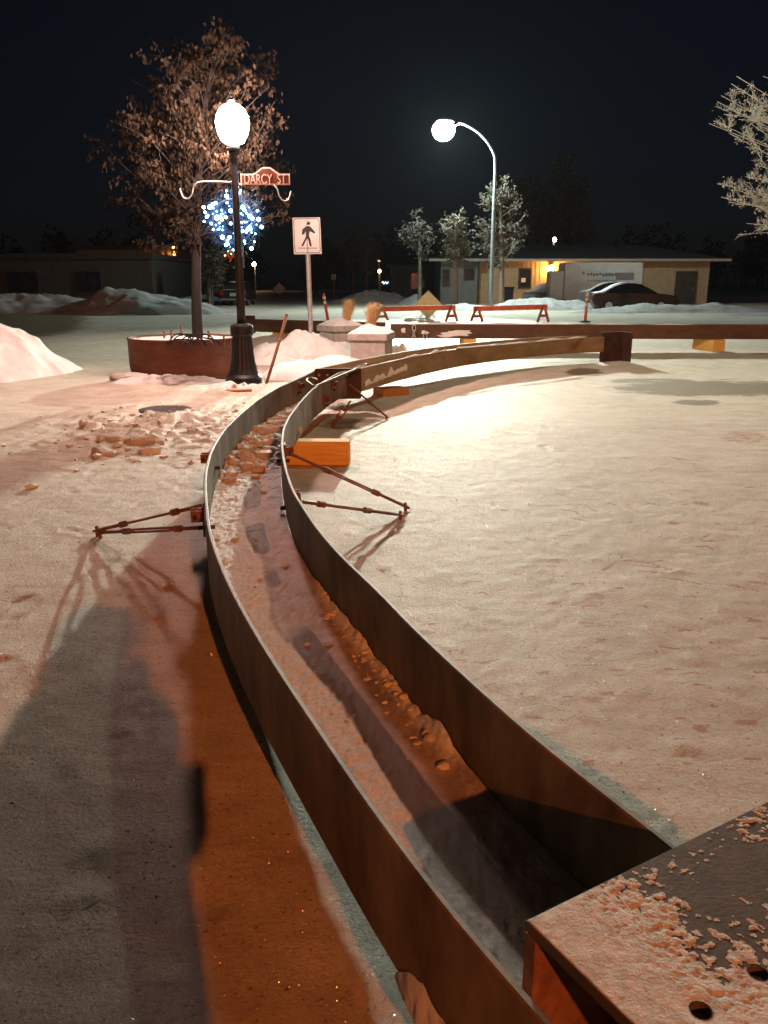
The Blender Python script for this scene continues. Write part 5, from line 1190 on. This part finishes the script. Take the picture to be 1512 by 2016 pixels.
# small far lamps
def dot_lamp(label, px, py, D_, r_, col, s, pole=True, name='distant_lamp'):
    c = at(px, py, D_); t = thing(name, label, 'street lamp', (c.x, D_, 0), 'small distant lamps')
    part('pole', M['lamp_pole'], t, lambda m: m.tube([(c.x + r_*.2, D_ + .5, 0), (c.x + r_*.2, D_ + .5, c.z + .3), (c.x, D_, c.z + r_*1.15)], .07, 8))
    part('lens', emat('distant_lens', col, s), t, lambda m: m.blob(c, r_, 1, 2, 0), smooth=True)
dot_lamp('small orange yard lamp above the bungalow roof', 1092, 472, 74, .17, (1, .5, .3), 60)
dot_lamp('tiny orange lamp far down the street right of the lamp post', 500, 520, 150, .34, (1, .55, .28), 90)
dot_lamp('upper amber lamp left of the neon window', 746, 513, 78, .13, (1, .55, .2), 1.5)
dot_lamp('lower amber lamp on the pole left of the neon window', 747, 534, 78, .15, (1, .55, .15), 20)
def neon():
    c = at(758, 557, 68.0); t = thing('neon_sign', 'small blue white neon squiggle in a dark window up the street', 'neon sign', c)
    part('board', M['siding_dark'], t, lambda m: m.box(c + Vector((0, .08, 0)), (.7, .06, .4)))
    part('tube', emat('blue_neon', (.35, .7, 1), 4), t, lambda m: m.tube(catmull([c + Vector((-.24, 0, .02)), c + Vector((-.15, 0, .08)), c + Vector((-.1, 0, -.06)), c + Vector((0, 0, .02)), c + Vector((.06, 0, .07)), c + Vector((.14, 0, -.05)), c + Vector((.26, 0, .08))], 4), .03, 6))
neon()

# ------------------------------------------------------------------ the photographer, who casts the long shadow
def skin_obj(name, chains, mat, parent=None, sub=1):
    me = bpy.data.meshes.new(name); vs = []; es = []; rs = []; idx = {}
    for ch in chains:
        prev = None
        for p, r_ in ch:
            k = tuple(round(c, 4) for c in p)
            if k not in idx: idx[k] = len(vs); vs.append(p); rs.append(r_)
            if prev is not None: es.append((prev, idx[k]))
            prev = idx[k]
    me.from_pydata(vs, es, []); o = bpy.data.objects.new(name, me); COL.objects.link(o); me.materials.append(mat)
    sm = o.modifiers.new('skin', 'SKIN'); sm.use_smooth_shade = True
    for i, v in enumerate(me.skin_vertices[0].data): v.radius = rs[i] if isinstance(rs[i], tuple) else (rs[i], rs[i]); v.use_root = i == 0
    if sub: q = o.modifiers.new('sub', 'SUBSURF'); q.levels = q.render_levels = sub
    if parent: o.parent = parent; o.matrix_parent_inverse = Matrix.Translation(parent.location).inverted()
    return o
def person():
    x, y = .0, -.40; t = thing('person', 'person in a dark parka standing and holding up a phone to take a picture', 'person', (x, y, 0))
    pel = (x, y, .92); ch = [[((x, y, .62), (.27, .2)), (pel, (.26, .18)), ((x, y, 1.1), (.25, .17)), ((x, y + .01, 1.3), (.255, .15)), ((x, y + .02, 1.4), (.22, .12)), ((x, y + .03, 1.5), (.11, .09)), ((x, y + .05, 1.6), (.095, .11)), ((x, y + .05, 1.69), (.09, .105))]]
    for s in (-1, 1):
        ch.append([((x, y + .02, 1.4), (.22, .12)), ((x + s*.20, y + .01, 1.34), (.09, .09)), ((x + s*.22, y + .06, 1.08), (.075, .075)), ((x + s*.08, y + .2, 1.26), (.058, .058)), ((x + s*.05, y + .33, 1.44), (.042, .042))])
        ch.append([((x, y, .62), (.27, .2)), ((x + s*.11, y, .52), (.1, .1)), ((x + s*.12, y + .02, .40), (.08, .08)), ((x + s*.13, y - .02, .1), (.055, .06)), ((x + s*.14, y + .12, .05), (.045, .045))])
    skin_obj('body', ch, M['parka'], t)
    skin_obj('hood', [[((x, y + .0, 1.38), (.23, .15)), ((x, y + .0, 1.49), (.17, .14)), ((x, y + .01, 1.60), (.155, .15)), ((x, y + .02, 1.69), (.13, .13)), ((x, y + .02, 1.76), (.07, .08))]], M['parka'], t)
    for s in (-1, 1):
        for k in range(5):
            z = 1.48 + .02*k if k < 4 else 1.47; b0 = Vector((x + s*.085, y + .35, z - .0)); tip = Vector((x + s*(.045 if k < 4 else .03), y + .385 - .012*(k == 4)*3, z + (.012 if k < 4 else -.01)))
            skin_obj('finger' if k < 4 else 'thumb', [[(tuple(b0), .0095), (tuple(b0.lerp(tip, .5) + Vector((s*.006, .012, 0))), .009), (tuple(tip), .007)]], M['skin'], t, 1)
    ph = MB(); ph.prism(rrect(.078, .15, .01), (x + .0, y + .365, 1.53), (1, 0, 0), (0, 0, 1), -.008); tag(ph.build('phone', M['phone'], bevel=.002), 'black phone held up in both hands by the photographer', 'phone')
person()


# ------------------------------------------------------------------ thin haze volume, added to imitate a glow round the lamps
mb = MB(); mb.box((0, 330, 10), (900, 742, 26))
hz, hnt, hb = new_mat('glow_haze'); hnt.nodes.remove(hb); vol = hnt.nodes.new('ShaderNodeVolumePrincipled')
vol.inputs['Color'].default_value = (.8, .92, 1, 1); vol.inputs['Density'].default_value = 0.0001; vol.inputs['Anisotropy'].default_value = 0.0
hnt.links.new(vol.outputs[0], hnt.nodes['Material Output'].inputs['Volume'])
hzo = mb.build('haze', hz); hzo['kind'] = 'stuff'; hzo['label'] = 'thin added haze imitating a glow round the street lamps'
